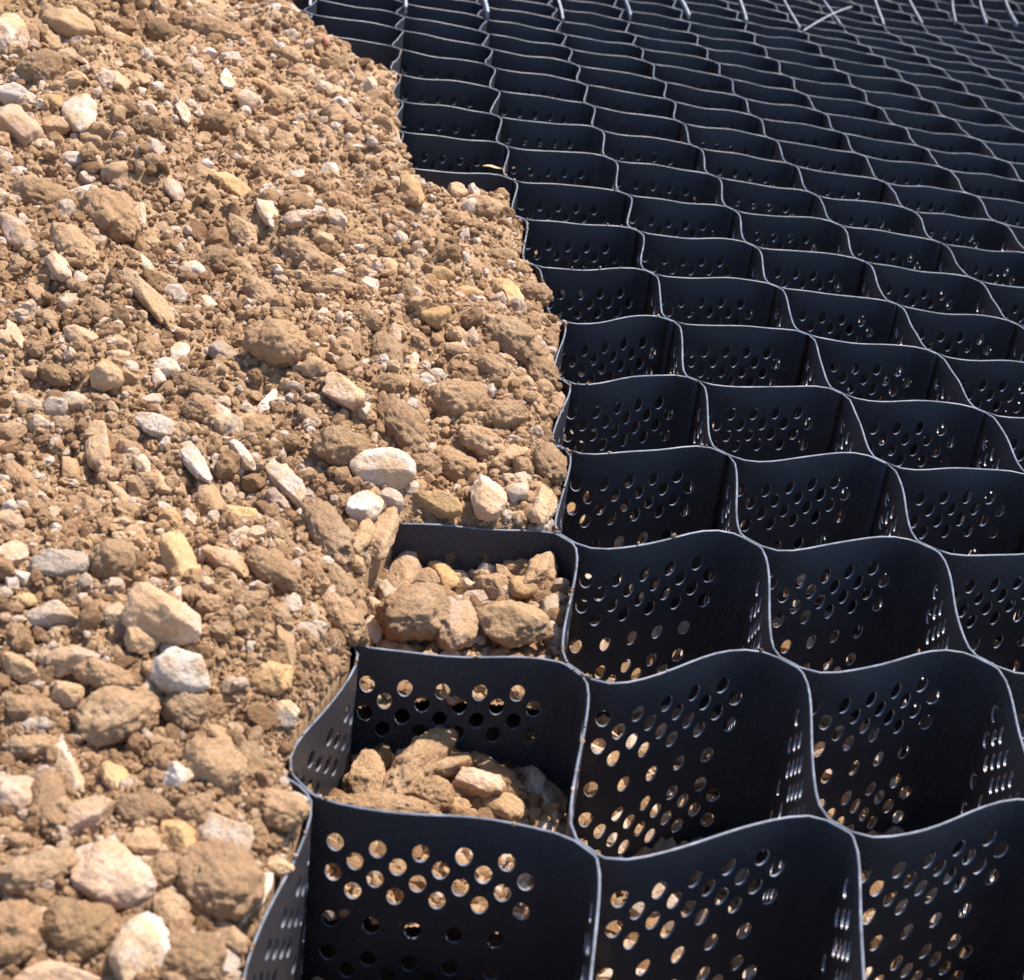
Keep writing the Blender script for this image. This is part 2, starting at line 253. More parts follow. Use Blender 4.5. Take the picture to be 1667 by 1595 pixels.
[(-16.94,33.93),(-16.38,33.29),(-15.81,32.65),(-15.25,32.02),(-14.69,31.38),(-14.13,30.75),(-13.58,30.12),(-13.02,29.50),(-12.47,28.88),(-11.92,28.26),(-11.37,27.65),(-10.83,27.05),(-10.29,26.45),(-9.75,25.86),(-9.22,25.28),(-8.70,24.72),(-8.18,24.17),(-7.68,23.65),(-7.20,23.17),(-6.72,22.71),(-6.24,22.25),(-5.73,21.75),(-5.21,21.21),(-4.65,20.62),(-4.05,19.98),(-3.43,19.29),(-2.79,18.55),(-2.14,17.78),(-1.48,16.98),(-0.82,16.17),(-0.15,15.34),(0.51,14.51),(1.18,13.68),(1.85,12.86),(2.52,12.05),(3.19,11.26),(3.85,10.48),(4.51,9.71),(5.15,8.95),(5.80,8.19),(6.44,7.43),(7.08,6.68),(7.71,5.93),(8.34,5.18)],
[(-16.31,34.71),(-15.74,34.07),(-15.18,33.43),(-14.62,32.80),(-14.06,32.16),(-13.51,31.53),(-12.95,30.91),(-12.40,30.29),(-11.85,29.67),(-11.30,29.05),(-10.75,28.45),(-10.21,27.84),(-9.67,27.25),(-9.14,26.67),(-8.61,26.09),(-8.09,25.53),(-7.58,24.99),(-7.08,24.48),(-6.58,23.98),(-6.09,23.50),(-5.60,23.01),(-5.08,22.50),(-4.55,21.95),(-3.98,21.35),(-3.39,20.71),(-2.78,20.03),(-2.15,19.30),(-1.50,18.54),(-0.84,17.76),(-0.18,16.95),(0.48,16.13),(1.15,15.31),(1.81,14.49),(2.48,13.67),(3.15,12.86),(3.81,12.07),(4.48,11.28),(5.13,10.51),(5.78,9.74),(6.43,8.97),(7.07,8.22),(7.71,7.46),(8.34,6.71),(8.97,5.95)],
[(-15.67,35.48),(-15.11,34.84),(-14.55,34.21),(-13.99,33.57),(-13.43,32.94),(-12.88,32.32),(-12.33,31.69),(-11.77,31.07),(-11.22,30.46),(-10.68,29.85),(-10.13,29.24),(-9.59,28.65),(-9.06,28.06),(-8.52,27.47),(-8.00,26.91),(-7.48,26.35),(-6.97,25.81),(-6.46,25.29),(-5.96,24.78),(-5.45,24.27),(-4.95,23.76),(-4.42,23.23),(-3.88,22.67),(-3.32,22.07),(-2.73,21.43),(-2.12,20.75),(-1.49,20.04),(-0.85,19.29),(-0.20,18.51),(0.46,17.72),(1.12,16.91),(1.78,16.10),(2.45,15.28),(3.11,14.47),(3.78,13.67),(4.44,12.87),(5.10,12.08),(5.76,11.30),(6.41,10.53),(7.06,9.76),(7.70,9.00),(8.34,8.24),(8.97,7.49),(9.60,6.73)],
[(-15.04,36.26),(-14.48,35.62),(-13.92,34.99),(-13.36,34.36),(-12.81,33.73),(-12.25,33.10),(-11.70,32.48),(-11.15,31.86),(-10.60,31.25),(-10.06,30.64),(-9.51,30.04),(-8.97,29.45),(-8.44,28.86),(-7.91,28.28),(-7.38,27.71),(-6.86,27.16),(-6.34,26.61),(-5.83,26.08),(-5.32,25.56),(-4.81,25.04),(-4.29,24.51),(-3.76,23.96),(-3.21,23.39),(-2.64,22.78),(-2.06,22.14),(-1.45,21.47),(-0.83,20.76),(-0.19,20.02),(0.45,19.25),(1.10,18.47),(1.76,17.68),(2.42,16.87),(3.08,16.07),(3.75,15.26),(4.41,14.46),(5.07,13.67),(5.73,12.88),(6.39,12.10),(7.04,11.32),(7.68,10.55),(8.33,9.79),(8.97,9.03),(9.60,8.27),(10.23,7.51)],
[(-14.41,37.03),(-13.85,36.40),(-13.29,35.77),(-12.73,35.14),(-12.18,34.51),(-11.62,33.89),(-11.07,33.27),(-10.52,32.65),(-9.98,32.04),(-9.43,31.44),(-8.89,30.84),(-8.35,30.25),(-7.82,29.66),(-7.29,29.08),(-6.76,28.52),(-6.24,27.96),(-5.72,27.41),(-5.20,26.87),(-4.68,26.33),(-4.16,25.79),(-3.63,25.25),(-3.09,24.69),(-2.54,24.10),(-1.97,23.49),(-1.38,22.85),(-0.78,22.17),(-0.16,21.47),(0.47,20.74),(1.11,19.99),(1.76,19.22),(2.41,18.43),(3.07,17.64),(3.73,16.84),(4.39,16.04),(5.05,15.25),(5.70,14.46),(6.36,13.67),(7.02,12.89),(7.67,12.11),(8.31,11.34),(8.96,10.57),(9.60,9.81),(10.23,9.05),(10.86,8.30)],
[(-13.78,37.81),(-13.22,37.18),(-12.66,36.55),(-12.10,35.92),(-11.55,35.30),(-11.00,34.68),(-10.45,34.06),(-9.90,33.44),(-9.35,32.84),(-8.81,32.23),(-8.27,31.63),(-7.73,31.04),(-7.19,30.46),(-6.66,29.88),(-6.13,29.31),(-5.61,28.75),(-5.08,28.19),(-4.56,27.64),(-4.03,27.10),(-3.51,26.54),(-2.97,25.98),(-2.42,25.41),(-1.87,24.82),(-1.29,24.20),(-0.71,23.55),(-0.11,22.88),(0.51,22.18),(1.13,21.46),(1.77,20.72),(2.41,19.95),(3.06,19.18),(3.71,18.40),(4.37,17.61),(5.03,16.82),(5.68,16.03),(6.34,15.24),(7.00,14.45),(7.65,13.67),(8.30,12.90),(8.94,12.12),(9.59,11.36),(10.23,10.59),(10.86,9.83),(11.50,9.08)],
[(-13.14,38.59),(-12.58,37.96),(-12.03,37.33),(-11.47,36.71),(-10.92,36.08),(-10.37,35.46),(-9.82,34.85),(-9.27,34.23),(-8.72,33.63),(-8.18,33.02),(-7.64,32.43),(-7.10,31.84),(-6.56,31.25),(-6.03,30.67),(-5.50,30.10),(-4.97,29.53),(-4.44,28.97),(-3.91,28.41),(-3.38,27.85),(-2.85,27.29),(-2.31,26.72),(-1.76,26.13),(-1.19,25.53),(-0.62,24.90),(-0.03,24.26),(0.57,23.58),(1.18,22.89),(1.80,22.17),(2.43,21.44),(3.07,20.69),(3.72,19.92),(4.37,19.15),(5.02,18.37),(5.67,17.58),(6.33,16.80),(6.98,16.01),(7.63,15.23),(8.28,14.45),(8.93,13.68),(9.58,12.91),(10.22,12.14),(10.86,11.37),(11.49,10.61),(12.13,9.86)],
[(-12.51,39.37),(-11.95,38.74),(-11.40,38.11),(-10.84,37.49),(-10.29,36.87),(-9.74,36.25),(-9.19,35.63),(-8.64,35.02),(-8.09,34.42),(-7.55,33.81),(-7.01,33.22),(-6.47,32.62),(-5.93,32.04),(-5.40,31.46),(-4.86,30.88),(-4.33,30.31),(-3.80,29.74),(-3.26,29.17),(-2.73,28.60),(-2.19,28.03),(-1.64,27.45),(-1.08,26.85),(-0.52,26.24),(0.06,25.61),(0.64,24.96),(1.24,24.29),(1.85,23.60),(2.47,22.89),(3.10,22.16),(3.73,21.41),(4.38,20.66),(5.02,19.89),(5.67,19.12),(6.32,18.34),(6.97,17.56),(7.62,16.78),(8.27,16.00),(8.92,15.23),(9.57,14.46),(10.21,13.69),(10.85,12.92),(11.49,12.16),(12.13,11.39),(12.76,10.64)],
[(-11.87,40.15),(-11.32,39.52),(-10.76,38.90),(-10.21,38.27),(-9.66,37.65),(-9.10,37.03),(-8.56,36.42),(-8.01,35.81),(-7.46,35.20),(-6.92,34.60),(-6.38,34.00),(-5.84,33.41),(-5.30,32.82),(-4.76,32.24),(-4.22,31.66),(-3.69,31.08),(-3.15,30.50),(-2.61,29.93),(-2.07,29.35),(-1.52,28.77),(-0.97,28.17),(-0.41,27.57),(0.16,26.95),(0.73,26.32),(1.32,25.67),(1.92,24.99),(2.53,24.30),(3.14,23.60),(3.77,22.87),(4.40,22.14),(5.04,21.39),(5.68,20.63),(6.32,19.86),(6.97,19.09),(7.62,18.32),(8.26,17.55),(8.91,16.77),(9.56,16.00),(10.20,15.23),(10.85,14.46),(11.49,13.70),(12.13,12.93),(12.76,12.17),(13.39,11.42)],
]
# ------------------------------------------------------------ geocell mats
def Wp(i, j):
    i = max(WI0, min(WI0+len(WTAB)-1, i)); j = max(WJ0, min(WJ0+len(WTAB[0])-1, j))
    return np.array(WTAB[i-WI0][j-WJ0], float)
TH = 0.0108          # wall thickness
DEPTH = 1.20         # wall height
ROWZ = [.189, .267, .344, .421, .593, .774, .853, .932, 1.011]
ROWT = [0, 1, 0, 1, 0, 0, 1, 0, 1]
PH = .0825; HRX = .0335; HRZ = .045
def axis_at(i, j):
    u = Wp(i+1, j+1)-Wp(i-1, j-1); return u/np.linalg.norm(u)
def wall_curve(i, j, kind, n=40):
    """dense centre line of one wall; kind 'Q' runs to (i+1,j), 'P' to (i,j+1)"""
    a = Wp(i, j); ua = axis_at(i, j)
    b_, ub = (Wp(i+1, j), axis_at(i+1, j)) if kind == 'Q' else (Wp(i, j+1), axis_at(i, j+1))
    na = np.array([-ua[1], ua[0]]); nb = np.array([-ub[1], ub[0]])
    off = TH/2+.001
    if kind == 'Q': A = a+na*off; B = b_-nb*off
    else: A = a-na*off; B = b_+nb*off
    st = .05
    A1 = A+ua*st; B1 = B-ub*st; L = np.linalg.norm(B1-A1)
    h = ((i*73856093) ^ (j*19349663) ^ (7 if kind == 'Q' else 3)) & 1023
    fr = min(1, max(0, (-j-1.5)/5.5)); k = ((.86-.50*fr if i >= 0 else .40) if kind == 'Q' else (.34-.04*fr if i >= 0 or j not in (-1, 0) else (.85 if j == -1 else .45)))*L*(0.80+.40*h/1023.0)
    t = np.linspace(0, 1, n)[:, None]
    H = (2*t**3-3*t**2+1)*A1+(t**3-2*t**2+t)*ua*k+(-2*t**3+3*t**2)*B1+(t**3-t**2)*ub*k
    return np.vstack([A[None], H, B[None]])
NK = 11; ZONE = NK*PH
ZONES = [([.111, .189, .267, .344, .421, .499], (0, 1, 2, 3, 4, 5)), ([.522, .593, .664], (0, 1, 2)), ([.695, .774, .853, .932, 1.011, 1.09], (0, 1, 2, 3, 4, 5))]
def template(n):
    """vertices as (c0, c1, z) with s = c0*L + c1; a band of staggered holes, each in a diamond tile"""
    V = []; Fq = []; rims = []; key = {}
    sh_ = -.02
    cols = [(0, 0), (.045, 0)] + [(.5, -ZONE/2+k*PH+sh_) for k in range(NK+1)] + [(.955, 0), (1, 0)]
    if n == 0: cols = [(k/10, 0) for k in range(11)]
    def vid(a, z):
        if (a, z) not in key: key[a, z] = len(V); V.append((cols[a][0], cols[a][1], z))
        return key[a, z]
    if n == 0:
        for a in range(10): Fq.append((vid(a, 0), vid(a+1, 0), vid(a+1, DEPTH), vid(a, DEPTH)))
        return np.array(V), Fq, [], rims, [vid(a, 0) for a in range(11)]
    zl = [0, .055]
    for z, _ in ZONES: zl += z
    zl += [DEPTH]
    zin = set()
    for z, _ in ZONES:
        for q in range(len(z)-1): zin.add((z[q], z[q+1]))
    for q in range(len(zl)-1):
        for a in range(len(cols)-1):
            if (zl[q], zl[q+1]) in zin and 2 <= a < 2+NK: continue
            Fq.append((vid(a, zl[q]), vid(a+1, zl[q]), vid(a+1, zl[q+1]), vid(a, zl[q+1])))
    for z, _ in ZONES:
        R_ = len(z)-1; pv = lambda k, r: vid(2+k, z[r])
        for r in range(R_+1):
            for k in range(NK+1):
                if (k+r) % 2: continue
                inr = 0 < r < R_; ink = 0 < k < NK
                if inr and ink:
                    ok = (k % 2 == 1 and k <= 9) if r % 2 == 1 else (k % 2 == 0 and 2 <= k <= 10)
                    cor = [pv(k-1, r), pv(k, r-1), pv(k+1, r), pv(k, r+1)]
                    if not ok: Fq.append(tuple(cor)); continue
                    base = len(V); cx_, zc = cols[2+k], z[r]
                    for q in range(n):
                        an = math.pi+2*math.pi*q/n; V.append((cx_[0], cx_[1]+HRX*math.cos(an), zc+HRZ*math.sin(an)))
                    rims.append(list(range(base, base+n))); m4 = n//4
                    for q in range(n):
                        c = cor[int(((q+.5)*4/n+.5)) % 4] if True else 0
                        Fq.append((c, base+(q+1) % n, base+q))
                    for e in range(4):      # the triangle between two corners and the hole vertex between them
                        qm = [q for q in range(n) if int(((q-.5)*4/n+.5)) % 4 == e and int(((q+.5)*4/n+.5)) % 4 == (e+1) % 4][0]
                        Fq.append((cor[e], cor[(e+1) % 4], base+qm))
                else:
                    P = []
                    for dk, dr in ((-1, 0), (0, -1), (1, 0), (0, 1)):
                        kk, rr = k+dk, r+dr; P.append((kk, rr) if 0 <= kk <= NK and 0 <= rr <= R_ else None)
                    poly = []
                    miss = [q for q in range(4) if P[q] is None]
                    for q in range(4):
                        if P[q] is not None: poly.append(pv(*P[q]))
                        elif (q == miss[0]): poly.append(pv(k, r))
                    if len(poly) >= 3: Fq.append(tuple(poly))
    return np.array(V), Fq, [], rims, [vid(a, 0) for a in range(len(cols))]
TPL = {n: template(n) for n in (16, 12, 8, 0)}
class StripMesh:
    def __init__(s): s.V = []; s.F = []; s.S = []; s.M = []; s.U = []; s.sm = []; s.n = 0; s.len = 0.0
    def add(s, V, U, faces, mi, smooth):
        s.V.append(V); s.U.append(U)
        for f in faces: s.F.extend([q+s.n for q in f]); s.S.append(len(f)); s.M.append(mi); s.sm.append(smooth)
        s.n += len(V)
def add_wall(S, i, j, kind, lod):
    c = wall_curve(i, j, kind); seg = np.linalg.norm(np.diff(c, axis=0), axis=1); cum = np.concatenate([[0], np.cumsum(seg)]); L = cum[-1]
    tan = np.gradient(c, axis=0); tan /= np.linalg.norm(tan, axis=1)[:, None]; nor = np.stack([-tan[:, 1], tan[:, 0]], 1)
    V, Fq, Ft, rims, top = TPL[lod]
    s = V[:, 0]*L+V[:, 1]; z = V[:, 2]
    X = np.interp(s, cum, c[:, 0]); Y = np.interp(s, cum, c[:, 1])
    NX = np.interp(s, cum, nor[:, 0]); NY = np.interp(s, cum, nor[:, 1])
    # rim wavers a little, base stands on the ground
    wv = (.012*np.sin(s*5.1+i*2.3+j*1.7)+.004*np.sin(s*11+j))*np.sin(math.pi*np.clip(s/L, 0, 1))
    Zt = zs(X, Y)
    zz = Zt-z+wv*np.clip(1-z/.5, 0, 1)
    lean = .025*math.sin(i*3.1+j*5.3)
    X = X+NX*lean*z*np.sin(math.pi*s/L); Y = Y+NY*lean*z*np.sin(math.pi*s/L)
    uv = np.stack([(S.len+s)*SC*6, -z*SC*6], 1)
    A = np.stack([X+NX*TH/2, Y+NY*TH/2, zz], 1); B = np.stack([X-NX*TH/2, Y-NY*TH/2, zz], 1)
    fa = [f for f in Fq]+[f for f in Ft]
    # +n face: order so that the normal points to +n ; tile triangles and quads run s-right, z-down
    S.add(A, uv, [tuple(reversed(f)) for f in Fq]+[tuple(reversed(f)) for f in Ft], 0, True)
    S.add(B, uv, fa, 0, True)
    # rounded rim
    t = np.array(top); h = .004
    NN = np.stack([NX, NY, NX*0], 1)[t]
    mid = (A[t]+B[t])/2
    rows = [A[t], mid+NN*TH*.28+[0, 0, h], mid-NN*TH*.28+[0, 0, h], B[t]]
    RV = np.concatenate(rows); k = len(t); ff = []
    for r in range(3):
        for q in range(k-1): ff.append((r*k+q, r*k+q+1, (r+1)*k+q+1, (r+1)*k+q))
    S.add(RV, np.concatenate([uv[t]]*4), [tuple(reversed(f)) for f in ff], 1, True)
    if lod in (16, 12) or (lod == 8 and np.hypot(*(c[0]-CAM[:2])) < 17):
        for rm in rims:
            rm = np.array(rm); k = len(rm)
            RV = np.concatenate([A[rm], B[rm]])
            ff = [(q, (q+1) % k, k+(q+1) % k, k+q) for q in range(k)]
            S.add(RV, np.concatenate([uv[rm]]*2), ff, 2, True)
    S.len += L
def in_view(i, j, margin=320):
    w = Wp(i, j); x, y, d = proj([w[0], w[1], zs(w[0], w[1])])
    return -margin < x < IW+margin and -260 < y < 1595+margin+150 and d > 0, d
def buried(i, j, kind):
    # both sides under the fill: left half of the heap
    return i < -1
SEAM = -15
def strip(s, near):
    cand = []
    for i in range(-4, 17):
        for kind in ('P', 'Q'):
            jj = i+s-1 if kind == 'P' else i+s
            if (i+jj >= SEAM) != near or jj < -39 or jj > 3: continue
            v, d = in_view(i, jj); cand.append((v, d, i, jj, kind))
    vis = [k for k, c in enumerate(cand) if c[0]]
    if not vis: return None
    S = StripMesh()
    for v, d, i, jj, kind in cand[vis[0]:vis[-1]+1]:
        v2 = i >= -1 and not (i == -1 and -8 <= jj <= -3)
        add_wall(S, i, jj, kind, 0 if not v2 else (16 if d < 7.6 else 12 if d < 10.5 else 8 if d < 21 else 0))
    return S
def tagged(o, label=None, cat=None, group=None, kind=None):
    if label: o['label'] = label
    if cat: o['category'] = cat
    if group: o['group'] = group
    if kind: o['kind'] = kind
    return o
near_mat = tagged(new_obj('geocell_mat', None, loc=(0, 0, -DEPTH*SC)), 'black perforated honeycomb plastic geocell mat, near panel beside the gravel fill', 'geocell mat')
far_mat = tagged(new_obj('geocell_mat', None, loc=(-10*SC, 20*SC, (zs(-10, 20)-DEPTH)*SC)), 'farther black geocell panel beyond the seam of pale sunlit strip ends at the top', 'geocell mat')
for near, root in ((True, near_mat), (False, far_mat)):
    for s in range(-44, 8):
        S = strip(s, near)
        if S is None: continue
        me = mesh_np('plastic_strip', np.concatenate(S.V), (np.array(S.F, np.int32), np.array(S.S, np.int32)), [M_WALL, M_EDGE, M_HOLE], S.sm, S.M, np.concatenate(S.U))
        o = new_obj('plastic_strip', me, root); o.location = -root.location
# strip ends at the panel seam as straps; pale colour paints their sunlit faces
def strap(a, b_, top, root, wid=.05, thick=.014, low=.02):
    a = np.array(a, float); b_ = np.array(b_, float); n = 7; V = []
    d = (b_-a)/np.linalg.norm(b_-a); nn = np.array([-d[1], d[0]])
    for k in range(n+1):
        t = k/n; p = a+(b_-a)*t+nn*.015*math.sin(t*4+a[0]*3); z = zs(p[0], p[1])
        hh = top*(1-.45*t)
        for sx, sz in ((1, low), (1, hh), (-1, hh), (-1, low)): V.append((p[0]+nn[0]*thick*sx, p[1]+nn[1]*thick*sx, z+sz))
    F = []
    for k in range(n):
        for q in range(4): F.append((4*k+q, 4*k+(q+1) % 4, 4*k+4+(q+1) % 4, 4*k+4+q))
    F += [(3, 2, 1, 0), (4*n, 4*n+1, 4*n+2, 4*n+3)]
    me = mesh_np('sunlit_strip_end', V, F, [M_PALE], False)
    o = new_obj('sunlit_strip_end', me, root); o.location = -root.location
STRIP_ENDS = [((661, 26), (653, -25)), ((793, 33), (779, -22)), ((915, 36), (904, -18)), ((1025, 36), (1010, -18)), ((1121, 34), (1099, -16)),
          ((1213, 41), (1200, -16)), ((1300, 50), (1270, -14)), ((1367, 45), (1332, -14)), ((1437, 43), (1422, -14)), ((1499, 42), (1476, -12)),
          ((1553, 43), (1550, -12)), ((1605, 44), (1592, -12)), ((1655, 46), (1630, -10)), ((507, 16), (503, -25))]
def surf(px, py, dz=0.0, fn=None):
    z = 0.0
    for _ in range(40):
        p = unp(px, py, z); z = float((fn or zs)(p[0], p[1]))+dz
    return unp(px, py, z)
for (p0, p1) in STRIP_ENDS:
    a = surf(*p0); b_ = surf(*p1); wd = .0145 if p0[0] not in (1300, 1367, 1553) else .009
    strap(a[:2], b_[:2], .075+.03*math.sin(p0[0]), far_mat, thick=wd*(.75+.2*math.sin(p0[0]*3.1)))
a = surf(1308, 50, .03); b_ = surf(1386, 11, .05); c = (a+b_)/2+[-.05, .12, .06]
V = []; NS = 9
for k in range(NS+1):
    t = k/NS; p = a*(1-t)**2+c*2*t*(1-t)+b_*t*t
    for q in range(5): an = q*2*math.pi/5; V.append((p[0]+.011*math.cos(an), p[1]+.011*math.cos(an)*.4, p[2]+.014*math.sin(an)))
F = [(5*k+q, 5*k+(q+1) % 5, 5*k+5+(q+1) % 5, 5*k+5+q) for k in range(NS) for q in range(5)]
o = new_obj('binding_strap', mesh_np('binding_strap', V, F, [M_PALE], True)); tagged(o, 'thin pale curved strap lying across the cells at the seam, upper right', 'strap')
o.data.update()

# ------------------------------------------------------------ ground under the cells
def grid_sheet(x0, x1, y0, y1, nx, ny, zf):
    X, Y = np.meshgrid(np.linspace(x0, x1, nx), np.linspace(y0, y1, ny), indexing='ij')
    V = np.stack([X, Y, zf(X, Y)], -1).reshape(-1, 3)
    a = (np.arange(nx-1)[:, None]*ny+np.arange(ny-1)[None]).ravel()
    return V, np.stack([a, a+ny, a+ny+1, a+1], 1)
def gz(X, Y):
    P2 = np.stack([X*1.3, Y*1.3, X*0], -1)
    return zs(X, Y)-DEPTH+.02+.03*vnoise(P2, 4)+.012*vnoise(P2*5, 8)
V, F = grid_sheet(-34, 14, -8, 40, 300, 300, gz)
o = new_obj('ground', mesh_np('ground', V, F, [M_GROUND])); o['kind'] = 'structure'
V, F = grid_sheet(-900, 900, -900, 900, 60, 60, lambda X, Y: zs(X, Y)-DEPTH-.25-.0*X)
o = new_obj('terrain', mesh_np('terrain', V, F, [M_GROUND])); o['kind'] = 'structure'
# ------------------------------------------------------------ gravelly fill
def walls_path(spec):
    """join wall centre lines end to end"""
    L = []
    for (i, j, kd, rev) in spec:
        c = wall_curve(i, j, kd, 16)[::3]
        L.append(c[::-1] if rev else c)
    return np.vstack(L)
SPILL = np.array([surf(*p)[:2] for p in ((574, 1043), (592, 1004), (602, 955), (614, 905), (636, 868), (660, 848))])   # soil runs over this wall into the half filled cell
QB = wall_curve(-1, -2, 'Q', 16)[::3]
EDGE_WALLS = np.vstack([walls_path([(-1, 1, 'P', 1), (-1, 0, 'P', 1), (-1, -1, 'P', 1)]), SPILL, QB[2:], walls_path( [(0, j, 'P', 1) for j in (-3, -4, -5, -6, -7, -8)]
                        ), np.array([surf(*p)[:2] for p in ((838, 318), (800, 319), (745, 324), (704, 316), (680, 284), (662, 245))]), walls_path([(-1, j, 'P', 1) for j in (-9, -10, -11)])[2:]])
POLY = np.vstack([EDGE_WALLS, [surf(*p)[:2] for p in ((625, 116), (590, 104), (545, 72), (500, 48), (478, 8), (440, -60), (200, -160), (-500, -160), (-900, 500), (-900, 1900), (300, 2300))]])
def sdist(X, Y, POLY=POLY):
    """signed distance, positive inside"""
    P = np.stack([X, Y], -1); best = np.full(X.shape, 1e9); ins = np.zeros(X.shape, bool); n = len(POLY)
    for k in range(n):
        a = POLY[k]; b_ = POLY[(k+1) % n]; e = b_-a; w = P-a
        t = np.clip((w@e)/(e@e), 0, 1); d = w-t[..., None]*e; best = np.minimum(best, (d**2).sum(-1))
        c1 = (a[1] > P[..., 1]) != (b_[1] > P[..., 1])
        with np.errstate(divide='ignore', invalid='ignore'):
            xi = a[0]+(P[..., 1]-a[1])/(b_[1]-a[1]+1e-12)*(b_[0]-a[0])
        ins ^= c1 & (P[..., 0] < xi)
    return np.where(ins, 1, -1)*np.sqrt(best)
def smooth(t): t = np.clip(t, 0, 1); return t*t*(3-2*t)
def heap_z(X, Y, fine=True, d=None):
    X = np.asarray(X, float); Y = np.asarray(Y, float)
    if d is None: d = sdist(X, Y)
    P3 = np.stack([X, Y, X*0], -1)
    edge = smooth(d/.45)
    z = zs(X, Y)+.0+.075*smooth((d-.03)/.12)+.05*edge+.10*smooth(d/4.5)
    z = z+(.25+.75*edge)*(.11*fbm(P3/1.1, 3, 2)+.085*fbm(P3/.42, 11, 2))
    if fine:
        w = worley2(P3*6.5+.35*np.stack([vnoise(P3*9, 2), vnoise(P3*9, 3), X*0], -1), 21)
        z = z+(.2+.8*edge)*(.085*(.5-w)+.035*(.5-worley2(P3*17, 31))+.012*vnoise(P3*40, 6))
    d = d-.03
    out = d < 0
    z = np.where(out, np.maximum(zs(X, Y)-DEPTH-.1, z+d*45), z)
    return z
# polar sheet round the point below the eye: rows get wider with distance
def build_heap():
    c = CAM[:2]
    r0, r1 = 2.4, 24.0; NR, NA = 620, 520
    az = np.array([math.atan2(p[1]-c[1], p[0]-c[0]) % (2*math.pi) for p in POLY[:-5]])
    a0 = math.radians(100); a1 = math.radians(172)
    cor = [surf(*p) for p in ((-120, 0), (-120, 1650), (950, 600), (950, 300), (440, 1750), (480, -40))]
    az = [math.atan2(p[1]-c[1], p[0]-c[0]) for p in cor]; rr = [math.hypot(p[0]-c[0], p[1]-c[1]) for p in cor]
    a0, a1 = min(az), max(az)+.04; r0, r1 = min(rr)*.92, max(rr)*1.03
    R = r0*(r1/r0)**np.linspace(0, 1, NR); A = np.linspace(a0, a1, NA)
    X = c[0]+R[:, None]*np.cos(A)[None]; Y = c[1]+R[:, None]*np.sin(A)[None]
    d = sdist(X, Y); Z = heap_z(X, Y, True, d)
    V = np.stack([X, Y, Z], -1).reshape(-1, 3)
    a = (np.arange(NR-1)[:, None]*NA+np.arange(NA-1)[None]).ravel()
    F = np.stack([a, a+NA, a+NA+1, a+1], 1)
    dm = d.ravel()
    keep = dm[F].max(1) > -.07
    F = F[keep][:, ::-1]
    used = np.unique(F); rm = np.full(len(V), -1); rm[used] = np.arange(len(used))
    return V[used], rm[F]
HV, HF = build_heap()
o = new_obj('gravel_fill', mesh_np('gravel_fill', HV, HF, [M_SOIL]))
tagged(o, 'tan brown gravelly soil heaped over the cells on the left', 'soil', kind='stuff')

# fill inside three partly filled cells: (cell index, depth under the rim)
CELLS = [((-1, -2), .27), ((-1, -1), .62), ((-1, 0), 1.02)]
def cell_poly(i, j):
    """outline of cell whose left-top weld is (i,j)"""
    q1 = wall_curve(i, j, 'Q'); p1 = wall_curve(i+1, j, 'P'); q2 = wall_curve(i, j+1, 'Q'); p0 = wall_curve(i, j, 'P')
    return np.vstack([q1, p1[1:], q2[::-1][1:], p0[::-1][1:-1]])
CP = [cell_poly(*c) for c, _ in CELLS]
def cell_z(k):
    dep = CELLS[k][1]
    def f(X, Y):
        X = np.asarray(X, float); Y = np.asarray(Y, float); P3 = np.stack([X, Y, X*0], -1)
        return zs(X, Y)-dep+.07*fbm(P3/.5, 40+k, 2)+.03*(.5-worley2(P3*9, 50+k))
    return f
for k in range(3):
    P = CP[k]; lo = P.min(0); hi = P.max(0)
    X, Y = np.meshgrid(np.linspace(lo[0], hi[0], 90), np.linspace(lo[1], hi[1], 90), indexing='ij')
    d = sdist(X, Y, P); Z = cell_z(k)(X, Y)
    V = np.stack([X, Y, Z], -1).reshape(-1, 3); a = (np.arange(89)[:, None]*90+np.arange(89)[None]).ravel()
    F = np.stack([a, a+90, a+91, a+1], 1); F = F[d.ravel()[F].min(1) > .0]
    used = np.unique(F); rm = np.full(len(V), -1); rm[used] = np.arange(len(used))
    o = new_obj('soil_bed', mesh_np('soil_bed', V[used], rm[F], [M_SOIL]))
    tagged(o, ['loose soil bed in the half filled cell behind the front row', 'loose soil bed low in the first open cell left of the empty cells', 'loose soil bed at the bottom of the frontmost left cell'][k], 'soil', kind='stuff')

